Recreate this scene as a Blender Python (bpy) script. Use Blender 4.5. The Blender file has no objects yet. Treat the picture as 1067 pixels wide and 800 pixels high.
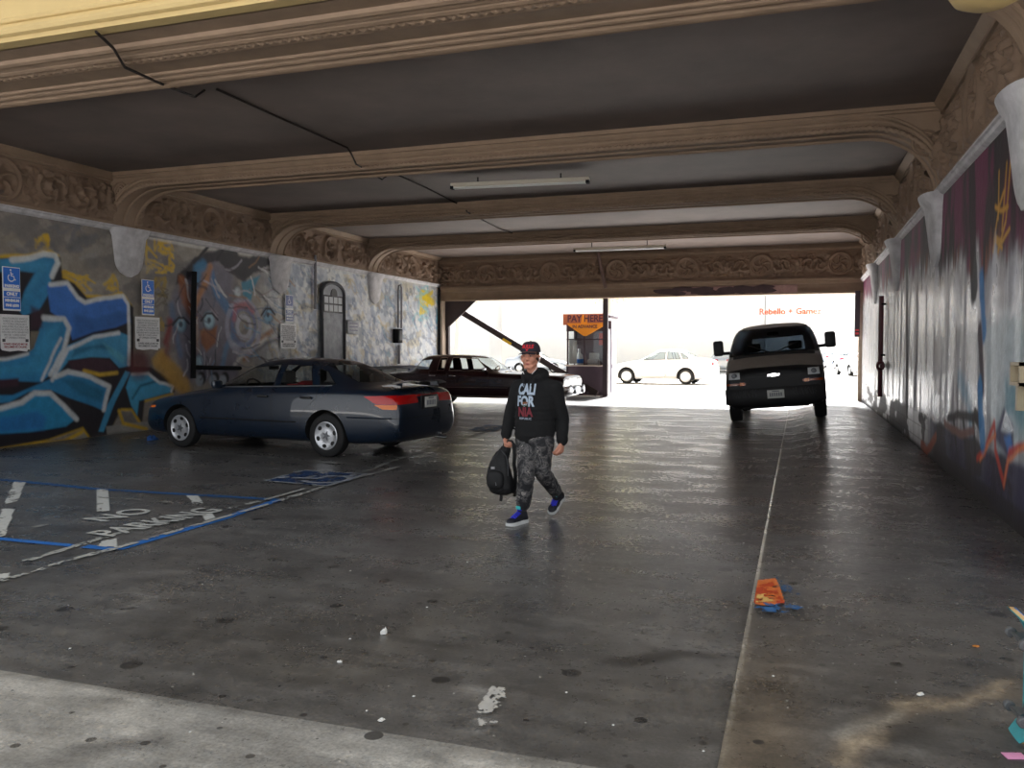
import bpy, bmesh, math, random
import numpy as np
from mathutils import Vector, Matrix, noise as mnoise
from mathutils.bvhtree import BVHTree
random.seed(7)
S = bpy.context.scene
COL = S.collection
PI = math.pi
# ------------------------------------------------------------------ camera calibration (measured on the photo, 1067 x 800)
F, H = 880.0, 1.55
TH, PT = math.atan(300 / F), math.atan(35 / F)
CR = Vector((math.cos(TH), math.sin(TH), 0))
CF = Vector((-math.sin(TH) * math.cos(PT), math.cos(TH) * math.cos(PT), -math.sin(PT)))
CU = CR.cross(CF)
CP = Vector((0, 0, H))
def ray(u, v): return CR * ((u - 533.5) / F) - CU * ((v - 400) / F) + CF
def on_z(u, v, z=0.0):
    d = ray(u, v); return CP + d * ((z - H) / d.z)
def on_x(u, v, x):
    d = ray(u, v); return CP + d * (x / d.x)
def on_y(u, v, y):
    d = ray(u, v); return CP + d * (y / d.y)
cam = bpy.data.cameras.new('camera'); co = bpy.data.objects.new('camera', cam); COL.objects.link(co)
cam.sensor_width = 36; cam.lens = 36 * F / 1067; cam.clip_end = 400; cam.clip_start = 0.05
co.matrix_world = Matrix((( CR.x, CU.x, -CF.x, CP.x), (CR.y, CU.y, -CF.y, CP.y), (CR.z, CU.z, -CF.z, CP.z), (0, 0, 0, 1)))
S.camera = co
S.view_settings.view_transform = 'Standard'; S.view_settings.look = 'None'
S.view_settings.gamma = 1; S.view_settings.exposure = 0.0; S.view_settings.use_curve_mapping = False
# ------------------------------------------------------------------ materials
def lin(c):
    r = []
    for v in c:
        v /= 255.0
        r.append(v / 12.92 if v <= .04045 else ((v + .055) / 1.055) ** 2.4)
    return tuple(r)
MATS = {}
def mat(name, rgb=(128, 128, 128), rough=.6, metal=0.0, var=0.0, vscale=8.0, bump=0.0, bscale=60.0, spec=.5, coat=0.0, attr=False, rvar=0.0, detail=4):
    if name in MATS: return MATS[name]
    m = bpy.data.materials.new(name); m.use_nodes = True
    nt = m.node_tree; b = nt.nodes['Principled BSDF']; L = nt.links.new
    c = lin(rgb)
    b.inputs['Roughness'].default_value = rough; b.inputs['Metallic'].default_value = metal
    b.inputs['Specular IOR Level'].default_value = spec; b.inputs['Coat Weight'].default_value = coat
    b.inputs['Base Color'].default_value = (*c, 1)
    tc = nt.nodes.new('ShaderNodeTexCoord')
    src = None
    if attr:
        a = nt.nodes.new('ShaderNodeAttribute'); a.attribute_name = 'paint'; src = a.outputs['Color']
    if var > 0 or rvar > 0:
        n = nt.nodes.new('ShaderNodeTexNoise'); n.inputs['Scale'].default_value = vscale; n.inputs['Detail'].default_value = detail
        n.inputs['Roughness'].default_value = .6
        L(tc.outputs['Object'], n.inputs['Vector'])
        if var > 0:
            mr = nt.nodes.new('ShaderNodeMapRange'); mr.inputs['From Min'].default_value = .25; mr.inputs['From Max'].default_value = .75
            mr.inputs['To Min'].default_value = 1 - var; mr.inputs['To Max'].default_value = 1 + var
            L(n.outputs['Fac'], mr.inputs['Value'])
            mx = nt.nodes.new('ShaderNodeVectorMath'); mx.operation = 'SCALE'
            if src is None: mx.inputs[0].default_value = c
            else: L(src, mx.inputs[0])
            L(mr.outputs[0], mx.inputs['Scale']); src = mx.outputs[0]
        if rvar > 0:
            mr = nt.nodes.new('ShaderNodeMapRange'); mr.inputs['From Min'].default_value = .3; mr.inputs['From Max'].default_value = .7
            mr.inputs['To Min'].default_value = max(.02, rough - rvar); mr.inputs['To Max'].default_value = min(1, rough + rvar)
            L(n.outputs['Fac'], mr.inputs['Value']); L(mr.outputs[0], b.inputs['Roughness'])
    if src is not None: L(src, b.inputs['Base Color'])
    if bump > 0:
        n2 = nt.nodes.new('ShaderNodeTexNoise'); n2.inputs['Scale'].default_value = bscale; n2.inputs['Detail'].default_value = 5
        L(tc.outputs['Object'], n2.inputs['Vector'])
        bp = nt.nodes.new('ShaderNodeBump'); bp.inputs['Strength'].default_value = bump; bp.inputs['Distance'].default_value = .02
        L(n2.outputs['Fac'], bp.inputs['Height']); L(bp.outputs[0], b.inputs['Normal'])
    MATS[name] = m; return m
def glass(name, tint=(.6, .65, .65), gl=.9):
    if name in MATS: return MATS[name]
    m = bpy.data.materials.new(name); m.use_nodes = True; nt = m.node_tree; nt.nodes.clear(); L = nt.links.new
    o = nt.nodes.new('ShaderNodeOutputMaterial'); t = nt.nodes.new('ShaderNodeBsdfTransparent'); g = nt.nodes.new('ShaderNodeBsdfGlossy')
    t.inputs['Color'].default_value = (*tint, 1); g.inputs['Roughness'].default_value = .02
    lw = nt.nodes.new('ShaderNodeLayerWeight'); pw = nt.nodes.new('ShaderNodeMath'); pw.operation = 'POWER'; pw.inputs[1].default_value = 4.5; L(lw.outputs['Facing'], pw.inputs[0])
    lw.inputs['Blend'].default_value = .5
    mp = nt.nodes.new('ShaderNodeMath'); mp.operation = 'MULTIPLY_ADD'; mp.inputs[1].default_value = .9 * gl; mp.inputs[2].default_value = .04 * gl; L(pw.outputs[0], mp.inputs[0])
    mx = nt.nodes.new('ShaderNodeMixShader'); L(mp.outputs[0], mx.inputs[0]); L(t.outputs[0], mx.inputs[1]); L(g.outputs[0], mx.inputs[2])
    L(mx.outputs[0], o.inputs['Surface']); MATS[name] = m; return m
# ------------------------------------------------------------------ mesh builder
class MB:
    def __init__(s): s.v = []; s.f = []
    def add(s, vs, fs, M=None):
        o = len(s.v)
        s.v += [tuple(M @ Vector(p)) if M is not None else tuple(p) for p in vs]
        s.f += [tuple(i + o for i in f) for f in fs]; return s
    def box(s, c, d, M=None, r=0.0, taper=1.0):
        x, y, z = d[0] / 2, d[1] / 2, d[2] / 2
        if r > 0:
            bm = bmesh.new(); bmesh.ops.create_cube(bm, size=1); bmesh.ops.scale(bm, vec=d, verts=bm.verts)
            bmesh.ops.bevel(bm, geom=bm.edges[:] , offset=min(r, min(d) * .45), segments=2, affect='EDGES', profile=.5)
            bm.verts.ensure_lookup_table()
            vs = [(v.co.x + c[0], v.co.y + c[1], v.co.z + c[2]) for v in bm.verts]; fs = [[v.index for v in f.verts] for f in bm.faces]
            bm.free(); return s.add(vs, fs, M)
        vs = [(c[0] + sx * x * (taper if sz > 0 else 1), c[1] + sy * y * (taper if sz > 0 else 1), c[2] + sz * z) for sz in (-1, 1) for sx, sy in ((-1, -1), (1, -1), (1, 1), (-1, 1))]
        return s.add(vs, [(3, 2, 1, 0), (4, 5, 6, 7), (0, 1, 5, 4), (1, 2, 6, 5), (2, 3, 7, 6), (3, 0, 4, 7)], M)
    def tube(s, pts, r, n=8, caps=True, M=None, flat=1.0, rope=None):
        pts = [Vector(p) for p in pts]; N = len(pts); rs = r if isinstance(r, (list, tuple)) else [r] * N
        vs = []; fs = []; T0 = (pts[1] - pts[0]).normalized()
        ref = Vector((0, 0, 1)) if abs(T0.z) < .9 else Vector((0, 1, 0))
        u = T0.cross(ref).normalized(); acc = 0
        for i, p in enumerate(pts):
            T = (pts[min(i + 1, N - 1)] - pts[max(i - 1, 0)]).normalized()
            u = (u - T * u.dot(T)).normalized(); w = T.cross(u)
            if i: acc += (pts[i] - pts[i - 1]).length
            for k in range(n):
                a = 2 * PI * k / n; rr = rs[i]
                if rope: rr *= 1 + rope[1] * math.cos(2 * (a - 2 * PI * acc / rope[0]))
                vs.append(p + u * (math.cos(a) * rr) + w * (math.sin(a) * rr * flat))
        for i in range(N - 1):
            for k in range(n):
                a, b = i * n + k, i * n + (k + 1) % n; fs.append((a, b, b + n, a + n))
        if caps: fs += [tuple(range(n - 1, -1, -1)), tuple((N - 1) * n + k for k in range(n))]
        return s.add(vs, fs, M)
    def lathe(s, prof, n=24, M=None, closed=False):      # prof: (radius, height) about local z
        vs = []; fs = []
        for r, z in prof:
            for k in range(n): vs.append((r * math.cos(2 * PI * k / n), r * math.sin(2 * PI * k / n), z))
        P = len(prof)
        for i in range(P - 1 + (1 if closed else 0)):
            j = (i + 1) % P
            for k in range(n):
                a, b = i * n + k, i * n + (k + 1) % n; fs.append((a, b, j * n + (k + 1) % n, j * n + k))
        if not closed:
            if prof[0][0] > 1e-4: fs.append(tuple(range(n - 1, -1, -1)))
            if prof[-1][0] > 1e-4: fs.append(tuple((P - 1) * n + k for k in range(n)))
        return s.add(vs, fs, M)
    def loft(s, rings, M=None, caps=True, closed=True):
        n = len(rings[0]); vs = [p for r in rings for p in r]; fs = []
        for i in range(len(rings) - 1):
            for k in range(n if closed else n - 1):
                a, b = i * n + k, i * n + (k + 1) % n; fs.append((a, b, b + n, a + n))
        if caps and closed: fs += [tuple(range(n - 1, -1, -1)), tuple((len(rings) - 1) * n + k for k in range(n))]
        return s.add(vs, fs, M)
    def ell(s, c, r, M=None, nu=20, nv=12, sq=1.0):
        vs = [(c[0], c[1], c[2] - r[2])]; fs = []
        f = lambda t: math.copysign(abs(t) ** sq, t)
        for j in range(1, nv):
            ph = -PI / 2 + PI * j / nv
            for i in range(nu):
                a = 2 * PI * i / nu; vs.append((c[0] + r[0] * f(math.cos(ph)) * f(math.cos(a)), c[1] + r[1] * f(math.cos(ph)) * f(math.sin(a)), c[2] + r[2] * f(math.sin(ph))))
        vs.append((c[0], c[1], c[2] + r[2])); t = len(vs) - 1
        for i in range(nu):
            fs.append((0, 1 + (i + 1) % nu, 1 + i)); fs.append((t, 1 + (nv - 2) * nu + i, 1 + (nv - 2) * nu + (i + 1) % nu))
            for j in range(nv - 2):
                a, b = 1 + j * nu + i, 1 + j * nu + (i + 1) % nu; fs.append((a, b, b + nu, a + nu))
        return s.add(vs, fs, M)
    def prism(s, poly, depth, M=None):                   # poly in local xy, extruded from z=0 to z=depth
        n = len(poly); vs = [(x, y, 0) for x, y in poly] + [(x, y, depth) for x, y in poly]
        fs = [tuple(range(n - 1, -1, -1)), tuple(range(n, 2 * n))] + [(i, (i + 1) % n, (i + 1) % n + n, i + n) for i in range(n)]
        return s.add(vs, fs, M)
    def torus(s, R, r, M=None, n=28, m=8, a0=0, a1=2 * PI):
        full = abs(a1 - a0 - 2 * PI) < 1e-6
        pts = [(R * math.cos(a0 + (a1 - a0) * i / n), R * math.sin(a0 + (a1 - a0) * i / n), 0) for i in range(n + 1)]
        vs = []; fs = []
        for i in range(n + (0 if full else 1)):
            a = a0 + (a1 - a0) * i / n
            for k in range(m):
                b = 2 * PI * k / m; vs.append(((R + r * math.cos(b)) * math.cos(a), (R + r * math.cos(b)) * math.sin(a), r * math.sin(b)))
        N = len(vs) // m
        for i in range(N if full else N - 1):
            for k in range(m):
                j = (i + 1) % N; fs.append((i * m + k, j * m + k, j * m + (k + 1) % m, i * m + (k + 1) % m))
        return s.add(vs, fs, M)
    def mesh(s, name, m=None, smooth=True, angle=40):
        me = bpy.data.meshes.new(name); me.from_pydata(s.v, [], s.f); me.validate()
        fix_normals(me)
        if m: me.materials.append(m)
        if smooth:
            me.polygons.foreach_set('use_smooth', [True] * len(me.polygons)); me.set_sharp_from_angle(angle=math.radians(angle))
        return me
    def obj(s, name, m=None, parent=None, smooth=True, angle=40):
        return link(name, s.mesh(name, m, smooth, angle), parent)
def fix_normals(me):
    bm = bmesh.new(); bm.from_mesh(me); bmesh.ops.recalc_face_normals(bm, faces=bm.faces); bm.to_mesh(me); bm.free()
def link(name, me, parent=None):
    o = bpy.data.objects.new(name, me); COL.objects.link(o)
    if parent: o.parent = parent
    return o
def tag(o, label, cat, group=None):
    o['label'] = label; o['category'] = cat
    if group: o['group'] = group
    return o
def thing(name, label, cat, loc=(0, 0, 0), rz=0.0, group=None):
    o = bpy.data.objects.new(name, None); COL.objects.link(o); o.location = loc; o.rotation_euler = (0, 0, rz); o.empty_display_size = .1
    return tag(o, label, cat, group)
def struct(o): o['kind'] = 'structure'; return o
def dup(root, label=None, loc=None, rot=None, group=None):
    r = root.copy(); COL.objects.link(r)
    if loc is not None: r.location = loc
    if rot is not None: r.rotation_euler = rot
    if label: r['label'] = label
    if group: r['group'] = group
    for ch in root.children:
        c = ch.copy(); COL.objects.link(c); c.parent = r
        for g in ch.children:
            d = g.copy(); COL.objects.link(d); d.parent = c
    return r
def baked(o):
    """evaluate the modifiers of o into its own mesh"""
    dg = bpy.context.evaluated_depsgraph_get(); dg.update()
    me = bpy.data.meshes.new_from_object(o.evaluated_get(dg)); old = o.data
    o.modifiers.clear(); o.data = me; bpy.data.meshes.remove(old); return o
def frame(o, x, y, z):
    """matrix with origin o and axes x, y, z"""
    x, y, z = Vector(x), Vector(y), Vector(z)
    return Matrix(((x[0], y[0], z[0], o[0]), (x[1], y[1], z[1], o[1]), (x[2], y[2], z[2], o[2]), (0, 0, 0, 1)))
def text_mb(txt, size, bold=0.0, depth=.002, align='CENTER', M=None, sx=1.0, mb=None, spacing=1.0, line=1.0):
    """lettering in the local xy plane, as mesh data"""
    c = bpy.data.curves.new('lettering', 'FONT'); c.body = txt; c.size = size; c.offset = bold; c.extrude = depth / 2
    c.align_x = align; c.align_y = 'CENTER'; c.resolution_u = 3; c.space_character = spacing; c.space_line = line
    o = bpy.data.objects.new('lettering', c); COL.objects.link(o)
    dg = bpy.context.evaluated_depsgraph_get(); dg.update(); me = bpy.data.meshes.new_from_object(o.evaluated_get(dg))
    bpy.data.objects.remove(o); bpy.data.curves.remove(c)
    mb = mb or MB(); M2 = (M or Matrix()) @ Matrix.Diagonal((sx, 1, 1, 1))
    mb.add([v.co[:] for v in me.vertices], [tuple(p.vertices) for p in me.polygons], M2); bpy.data.meshes.remove(me); return mb
# ------------------------------------------------------------------ numpy paint and noise
def vnoise(x, y, seed=0):
    rs = np.random.RandomState(seed); T = rs.rand(256, 256)
    xi = np.floor(x).astype(int); yi = np.floor(y).astype(int); fx = x - xi; fy = y - yi
    fx = fx * fx * (3 - 2 * fx); fy = fy * fy * (3 - 2 * fy)
    g = lambda a, b: T[a % 256, b % 256]
    return (g(xi, yi) * (1 - fx) + g(xi + 1, yi) * fx) * (1 - fy) + (g(xi, yi + 1) * (1 - fx) + g(xi + 1, yi + 1) * fx) * fy
def fbm(x, y, seed=0, o=4):
    r = 0; a = 1; t = 0
    for k in range(o): r = r + a * vnoise(x * 2 ** k, y * 2 ** k, seed + k * 13); t += a; a *= .5
    return r / t
def sstep(a, b, x): t = np.clip((x - a) / (b - a), 0, 1); return t * t * (3 - 2 * t)
class Paint:
    """colours on a fine grid in wall coordinates (s along, t up)"""
    def __init__(p, s, t): p.s, p.t = np.meshgrid(s, t, indexing='ij'); p.c = np.zeros(p.s.shape + (3,))
    def mix(p, m, rgb): p.c = p.c * (1 - m[..., None]) + np.array(lin(rgb)) * m[..., None]
    def win(p, pts, pad):
        xs = [q[0] for q in pts]; ys = [q[1] for q in pts]; a, b = p.s[:, 0], p.t[0]
        return (slice(*np.searchsorted(a, (min(xs) - pad, max(xs) + pad))), slice(*np.searchsorted(b, (min(ys) - pad, max(ys) + pad))))
    def put(p, w, m, rgb): p.c[w] = p.c[w] * (1 - m[..., None]) + np.array(lin(rgb)) * m[..., None]
    def warp(p, w, wob, seed):
        s, t = p.s[w], p.t[w]
        if wob: s, t = s + wob * (fbm(p.s[w] * 3, p.t[w] * 3, seed) - .5), t + wob * (fbm(p.s[w] * 3, p.t[w] * 3, seed + 5) - .5)
        return s, t
    def poly(p, pts, rgb, soft=.02, a=1.0, wob=0.0, seed=1):
        w = p.win(pts, soft + wob + .02); s, t = p.warp(w, wob, seed)
        if s.size == 0: return
        ins = np.zeros(s.shape, bool); d = np.full(s.shape, 9.0); n = len(pts)
        for i in range(n):
            (x1, y1), (x2, y2) = pts[i], pts[(i + 1) % n]
            if y1 != y2: ins ^= ((y1 > t) != (y2 > t)) & (s < (x2 - x1) * (t - y1) / (y2 - y1) + x1)
            d = np.minimum(d, p.seg(s, t, x1, y1, x2, y2))
        p.put(w, sstep(-soft, soft, np.where(ins, d, -d)) * a, rgb)
    @staticmethod
    def seg(s, t, x1, y1, x2, y2):
        dx, dy = x2 - x1, y2 - y1; q = dx * dx + dy * dy + 1e-12
        k = np.clip(((s - x1) * dx + (t - y1) * dy) / q, 0, 1); return np.hypot(s - x1 - k * dx, t - y1 - k * dy)
    def line(p, pts, w, rgb, soft=.02, a=1.0, wob=0.0, seed=1):
        wd = p.win(pts, w + soft + wob + .02); s, t = p.warp(wd, wob, seed)
        if s.size == 0: return
        d = np.full(s.shape, 9.0)
        for (x1, y1), (x2, y2) in zip(pts[:-1], pts[1:]): d = np.minimum(d, p.seg(s, t, x1, y1, x2, y2))
        p.put(wd, (1 - sstep(w / 2 - soft, w / 2 + soft, d)) * a, rgb)
    def disc(p, c, r, rgb, soft=.03, a=1.0, asp=1.0):
        d = np.hypot((p.s - c[0]) / asp, p.t - c[1]); p.mix((1 - sstep(r - soft, r + soft, d)) * a, rgb)
def grid_obj(name, P, col, m, parent=None):
    """P: (n, k, 3) points, col: (n, k, 3) linear colours or None"""
    n, k = P.shape[:2]; me = bpy.data.meshes.new(name)
    me.vertices.add(n * k); me.vertices.foreach_set('co', P.reshape(-1).astype(np.float32))
    i, j = np.meshgrid(np.arange(n - 1), np.arange(k - 1), indexing='ij'); a = (i * k + j).ravel()
    q = np.stack([a, a + k, a + k + 1, a + 1], 1).ravel().astype(np.int32); nf = len(a)
    me.loops.add(nf * 4); me.loops.foreach_set('vertex_index', q)
    me.polygons.add(nf); me.polygons.foreach_set('loop_start', (np.arange(nf) * 4).astype(np.int32))
    me.polygons.foreach_set('use_smooth', np.ones(nf, bool))
    me.update(calc_edges=True)
    if col is not None:
        A = me.attributes.new('paint', 'FLOAT_COLOR', 'POINT'); c4 = np.ones((n * k, 4), np.float32); c4[:, :3] = col.reshape(-1, 3); A.data.foreach_set('color', c4.ravel())
    me.materials.append(m); return link(name, me, parent)
# ================================================================== THE SETTING
XL, XR, Y0, Y1, ZC, ZS, ZSP = -12.0, 1.75, 6.3, 27.3, 4.78, 4.53, 3.83
ZSR = 3.66
SEAM = -0.27
def hump(x, y):
    """height of the slab right of the seam: a worn ramp that swells towards the exit"""
    a = .03 + .125 * sstep(7.0, 16.0, y) * (1 - .6 * sstep(22.0, 27.0, y))
    up = sstep(SEAM - .02, SEAM + .75, x); dn = 1 - .75 * sstep(1.05, 1.75, x)
    return np.where(x < SEAM, 0, .012 + (a - .012) * up * dn)
def floor_mat(name, base_attr=True):
    m = bpy.data.materials.new(name); m.use_nodes = True; nt = m.node_tree; b = nt.nodes['Principled BSDF']; L = nt.links.new
    N = lambda t: nt.nodes.new(t)
    tc = N('ShaderNodeTexCoord'); a = N('ShaderNodeAttribute'); a.attribute_name = 'paint'; col = a.outputs['Color']
    def noise(sc, det=5, st=None):
        n = N('ShaderNodeTexNoise'); n.inputs['Scale'].default_value = sc; n.inputs['Detail'].default_value = det; n.inputs['Roughness'].default_value = .65
        if st:
            mp = N('ShaderNodeMapping'); mp.inputs['Scale'].default_value = st; L(tc.outputs['Object'], mp.inputs['Vector']); L(mp.outputs[0], n.inputs['Vector'])
        else: L(tc.outputs['Object'], n.inputs['Vector'])
        return n.outputs['Fac']
    def rng(x, f0, f1, t0, t1):
        r = N('ShaderNodeMapRange'); r.inputs['From Min'].default_value = f0; r.inputs['From Max'].default_value = f1; r.inputs['To Min'].default_value = t0; r.inputs['To Max'].default_value = t1
        L(x, r.inputs['Value']); return r.outputs[0]
    def scale(c, f):
        s = N('ShaderNodeVectorMath'); s.operation = 'SCALE'; L(c, s.inputs[0]); L(f, s.inputs['Scale']); return s.outputs[0]
    def mixc(c, f, rgb):
        x = N('ShaderNodeMix'); x.data_type = 'RGBA'; L(f, x.inputs['Factor']); L(c, x.inputs['A']); x.inputs['B'].default_value = (*lin(rgb), 1); return x.outputs['Result']
    col = scale(col, rng(noise(1.1, 6), .3, .7, .62, 1.42)); col = scale(col, rng(noise(6, 7), .3, .7, .74, 1.3)); col = scale(col, rng(noise(60, 3), .3, .7, .7, 1.3)); col = scale(col, rng(noise(7, 6, (.2, 1, 1)), .3, .7, .72, 1.3))
    def spots(sc, rmax, seed, rgb, strength, keep):
        mp = N('ShaderNodeMapping'); mp.inputs['Location'].default_value = (seed, seed * 1.7, 0); L(tc.outputs['Object'], mp.inputs['Vector'])
        v = N('ShaderNodeTexVoronoi'); v.voronoi_dimensions = '2D'; v.inputs['Scale'].default_value = sc; L(mp.outputs[0], v.inputs['Vector'])
        w = N('ShaderNodeSeparateColor'); L(v.outputs['Color'], w.inputs[0])
        g = N('ShaderNodeMath'); g.operation = 'MULTIPLY_ADD'; L(w.outputs[0], g.inputs[0]); g.inputs[1].default_value = rmax * sc; g.inputs[2].default_value = -rmax * sc * (1 - keep)
        lt = N('ShaderNodeMath'); lt.operation = 'LESS_THAN'; L(v.outputs['Distance'], lt.inputs[0]); L(g.outputs[0], lt.inputs[1])
        mu = N('ShaderNodeMath'); mu.operation = 'MULTIPLY'; L(lt.outputs[0], mu.inputs[0]); mu.inputs[1].default_value = strength
        return mixc(col, mu.outputs[0], rgb)
    col = spots(1.9, .085, 3.1, (44, 43, 43), .8, .62)
    col = spots(4.3, .042, 8.7, (45, 43, 43), .75, .5)
    col = spots(3.1, .028, 5.3, (215, 213, 208), .8, .22)
    col = spots(6.3, .016, 1.3, (230, 228, 222), .9, .3)
    L(col, b.inputs['Base Color'])
    rr = N('ShaderNodeMath'); rr.operation = 'ADD'
    L(rng(noise(2.2, 6, (.55, 1, 1)), .3, .7, .21, .38), rr.inputs[0]); L(rng(noise(22, 4), .3, .7, -.06, .1), rr.inputs[1]); L(rr.outputs[0], b.inputs['Roughness'])
    bp = N('ShaderNodeBump'); bp.inputs['Strength'].default_value = .055; bp.inputs['Distance'].default_value = .012
    ad = N('ShaderNodeMath'); ad.operation = 'ADD'; L(noise(9, 6, (.3, 1, 1)), ad.inputs[0]); L(rng(noise(60, 4, (.5, 1, 1)), 0, 1, 0, .3), ad.inputs[1]); L(ad.outputs[0], bp.inputs['Height']); L(bp.outputs[0], b.inputs['Normal'])
    b.inputs['Specular IOR Level'].default_value = .8
    return m
FM = floor_mat('stained_concrete')
def fpts(pp): return [(on_z(u, v).x, on_z(u, v).y) for u, v in pp]
def floor_part(name, xs, ys, base, edit, zf):
    P = Paint(xs, ys); P.c[:] = np.array(lin(base)); edit(P)
    z = zf(P.s, P.t); return struct(grid_obj(name, np.stack([P.s, P.t, z], 2), np.clip(P.c, 0, 1), FM))
def ed_main(P):
    n = fbm(P.s * .5, P.t * .35, 3); P.c *= (.75 + .5 * n)[..., None]
    P.mix(sstep(.52, .75, fbm(P.s * .35, P.t * .8, 11)) * .4, (84, 79, 73))
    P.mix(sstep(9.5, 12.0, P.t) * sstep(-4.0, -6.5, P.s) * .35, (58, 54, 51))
    P.line(fpts([(690, 686), (655, 692), (640, 690)]), .1, (45, 43, 42), .06, .8, .25)
    P.line(fpts([(640, 688), (740, 684)]), .05, (50, 48, 47), .04, .7, .25)
    P.line(fpts([(512, 722), (515, 745), (508, 768)]), .1, (165, 162, 158), .05, .35, .5)
    P.line(fpts([(300, 690), (350, 700), (410, 672), (480, 612)]), .2, (118, 113, 105), .16, .3, .3)  # faint streak of reflected light painted into the floor colour
    P.line(fpts([(120, 640), (160, 622), (140, 612)]), .04, (135, 132, 128), .03, .5, .2)
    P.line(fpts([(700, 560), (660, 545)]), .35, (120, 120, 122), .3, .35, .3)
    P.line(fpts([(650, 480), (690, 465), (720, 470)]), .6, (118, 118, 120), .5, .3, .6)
def ed_slab(P):
    n = fbm(P.s * .9, P.t * .35, 23); P.c *= (.72 + .5 * n)[..., None]
    P.mix((1 - sstep(.0, .035, np.abs(P.s - SEAM - .01))) * .6, (150, 140, 122))
    P.mix((1 - sstep(.02, .3, np.abs(P.s - SEAM - .14))) * sstep(5.5, 3.2, P.t) * .35, (118, 98, 70))
    arc = fpts([(880, 800), (915, 762), (960, 742), (1010, 732), (1070, 722)])
    P.line(arc, .09, (150, 132, 110), .06, .6, .3); P.line(arc, .03, (186, 172, 150), .03, .45, .4); P.line(fpts([(885, 770), (930, 755)]), .06, (165, 162, 155), .05, .5, .2)
    P.line(fpts([(930, 778), (955, 772)]), .13, (52, 50, 48), .09, .75, .2); P.line(fpts([(945, 788), (960, 790)]), .1, (115, 113, 110), .07, .6, .2)
    P.line(fpts([(890, 680), (930, 676)]), .03, (140, 136, 128), .03, .5, .15)
    P.line(fpts([(800, 668), (860, 660)]), .02, (120, 112, 100), .02, .5, .15)
def ed_apron(P):
    n = fbm(P.s * .8, P.t * .8, 43); P.c *= (.72 + .56 * n)[..., None]
    P.mix(sstep(.5, .7, fbm(P.s * .9, P.t * 1.6, 51)) * .5, (182, 178, 171))
    P.mix(sstep(2.95, 3.0, P.t) * .35, (70, 66, 62)); P.line(fpts([(60, 785), (130, 778)]), .12, (90, 88, 86), .09, .7, .3)
YF = np.concatenate([np.arange(3.02, 9, .03), np.arange(9, 27.3, .06), [27.3]])
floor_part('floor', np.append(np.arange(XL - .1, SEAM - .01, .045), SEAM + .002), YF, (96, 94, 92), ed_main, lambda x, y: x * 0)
floor_part('floor_slab', np.concatenate([[SEAM], np.arange(SEAM + .001, XR + .3, .03)]), np.concatenate([np.arange(1.0, 9, .03), np.arange(9, 27.3, .08), [27.3]]), (90, 87, 84), ed_slab,
           lambda x, y: np.where(x <= SEAM + 1e-6, -.01, hump(x, y)))
floor_part('floor_apron', np.append(np.arange(XL - 3, SEAM - .01, .045), SEAM + .002), np.append(np.arange(-1, 3.02, .03), 3.02), (158, 156, 152), ed_apron, lambda x, y: x * 0 + .001)
# ground outside, before and beyond the garage
gm = mat('outdoor_concrete', (196, 193, 188), .8, var=.12, vscale=.6)
def slab(name, x0, x1, y0, y1, z, th=.2, m=gm): return struct(MB().box(((x0 + x1) / 2, (y0 + y1) / 2, z - th / 2), (x1 - x0, y1 - y0, th)).obj(name, m, None, False))
slab('ground_far', -70, 70, Y1, 130, 0.0)
slab('ground_near', -40, 25, -30, -1, 0.0)
slab('ground_side', XR + .3, 25, -1, Y0, 0.0); slab('ground_side', -40, XL - 3, -1, Y0, 0)
slab('ground_base', XL - 1, XR + 1, 0, Y1, -.06)
# ---- painted floor markings (each its own thin film of paint)
FP = [0]
def floor_paint(name, poly, rgb, wear=.4, res=.02, z=.004, seed=5, sc=9, rough=.6):
    xs = [p[0] for p in poly]; ys = [p[1] for p in poly]
    gx = np.arange(min(xs), max(xs) + res, res); gy = np.arange(min(ys), max(ys) + res, res); X, Y = np.meshgrid(gx, gy, indexing='ij')
    ins = np.zeros(X.shape, bool); n = len(poly)
    for i in range(n):
        (x1, y1), (x2, y2) = poly[i], poly[(i + 1) % n]
        if y1 != y2: ins ^= ((y1 > Y) != (y2 > Y)) & (X < (x2 - x1) * (Y - y1) / (y2 - y1) + x1)
    ins &= (fbm(X * sc, Y * sc, seed) * .6 + fbm(X * sc * 5, Y * sc * 5, seed + 3) * .4) > wear
    FP[0] += 1; z += .0004 * FP[0]                          # later coats lie over earlier ones
    idx = np.argwhere(ins); mb = MB(); h = res / 2
    for i, j in idx:
        x, y = X[i, j], Y[i, j]; k = len(mb.v); zz = z + float(hump(np.array(x), np.array(y)))
        mb.v += [(x - h, y - h, zz), (x + h, y - h, zz), (x + h, y + h, zz), (x - h, y + h, zz)]; mb.f.append((k, k + 1, k + 2, k + 3))
    me = bpy.data.meshes.new(name); me.from_pydata(mb.v, [], mb.f); me.materials.append(mat('paint_%d_%d_%d' % rgb, rgb, rough, var=.15, vscale=20))
    return struct(link(name, me))
def stripe(pp, w, rgb, wear=.4, seed=5, res=.02):
    P = [Vector(p) for p in fpts(pp)]
    for a, b in zip(P[:-1], P[1:]):
        d = (b - a).normalized(); n = Vector((-d.y, d.x)) * w / 2
        floor_paint('floor_marking', [tuple(a + n), tuple(b + n), tuple(b - n), tuple(a - n)], rgb, wear, res, seed=seed)
BL, WH = (40, 110, 190), (205, 205, 200)
stripe([(-40, 558), (79, 569)], .085, BL, .2); stripe([(87, 569.5), (121, 573), (240, 538), (292, 520.5)], .1, BL, .22)
stripe([(-40, 496), (108, 510.5), (290, 521)], .09, (38, 92, 150), .36)
z7 = lambda pp: fpts([(x / 4.446, 490 + y / 4.446) for x, y in pp])
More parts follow.
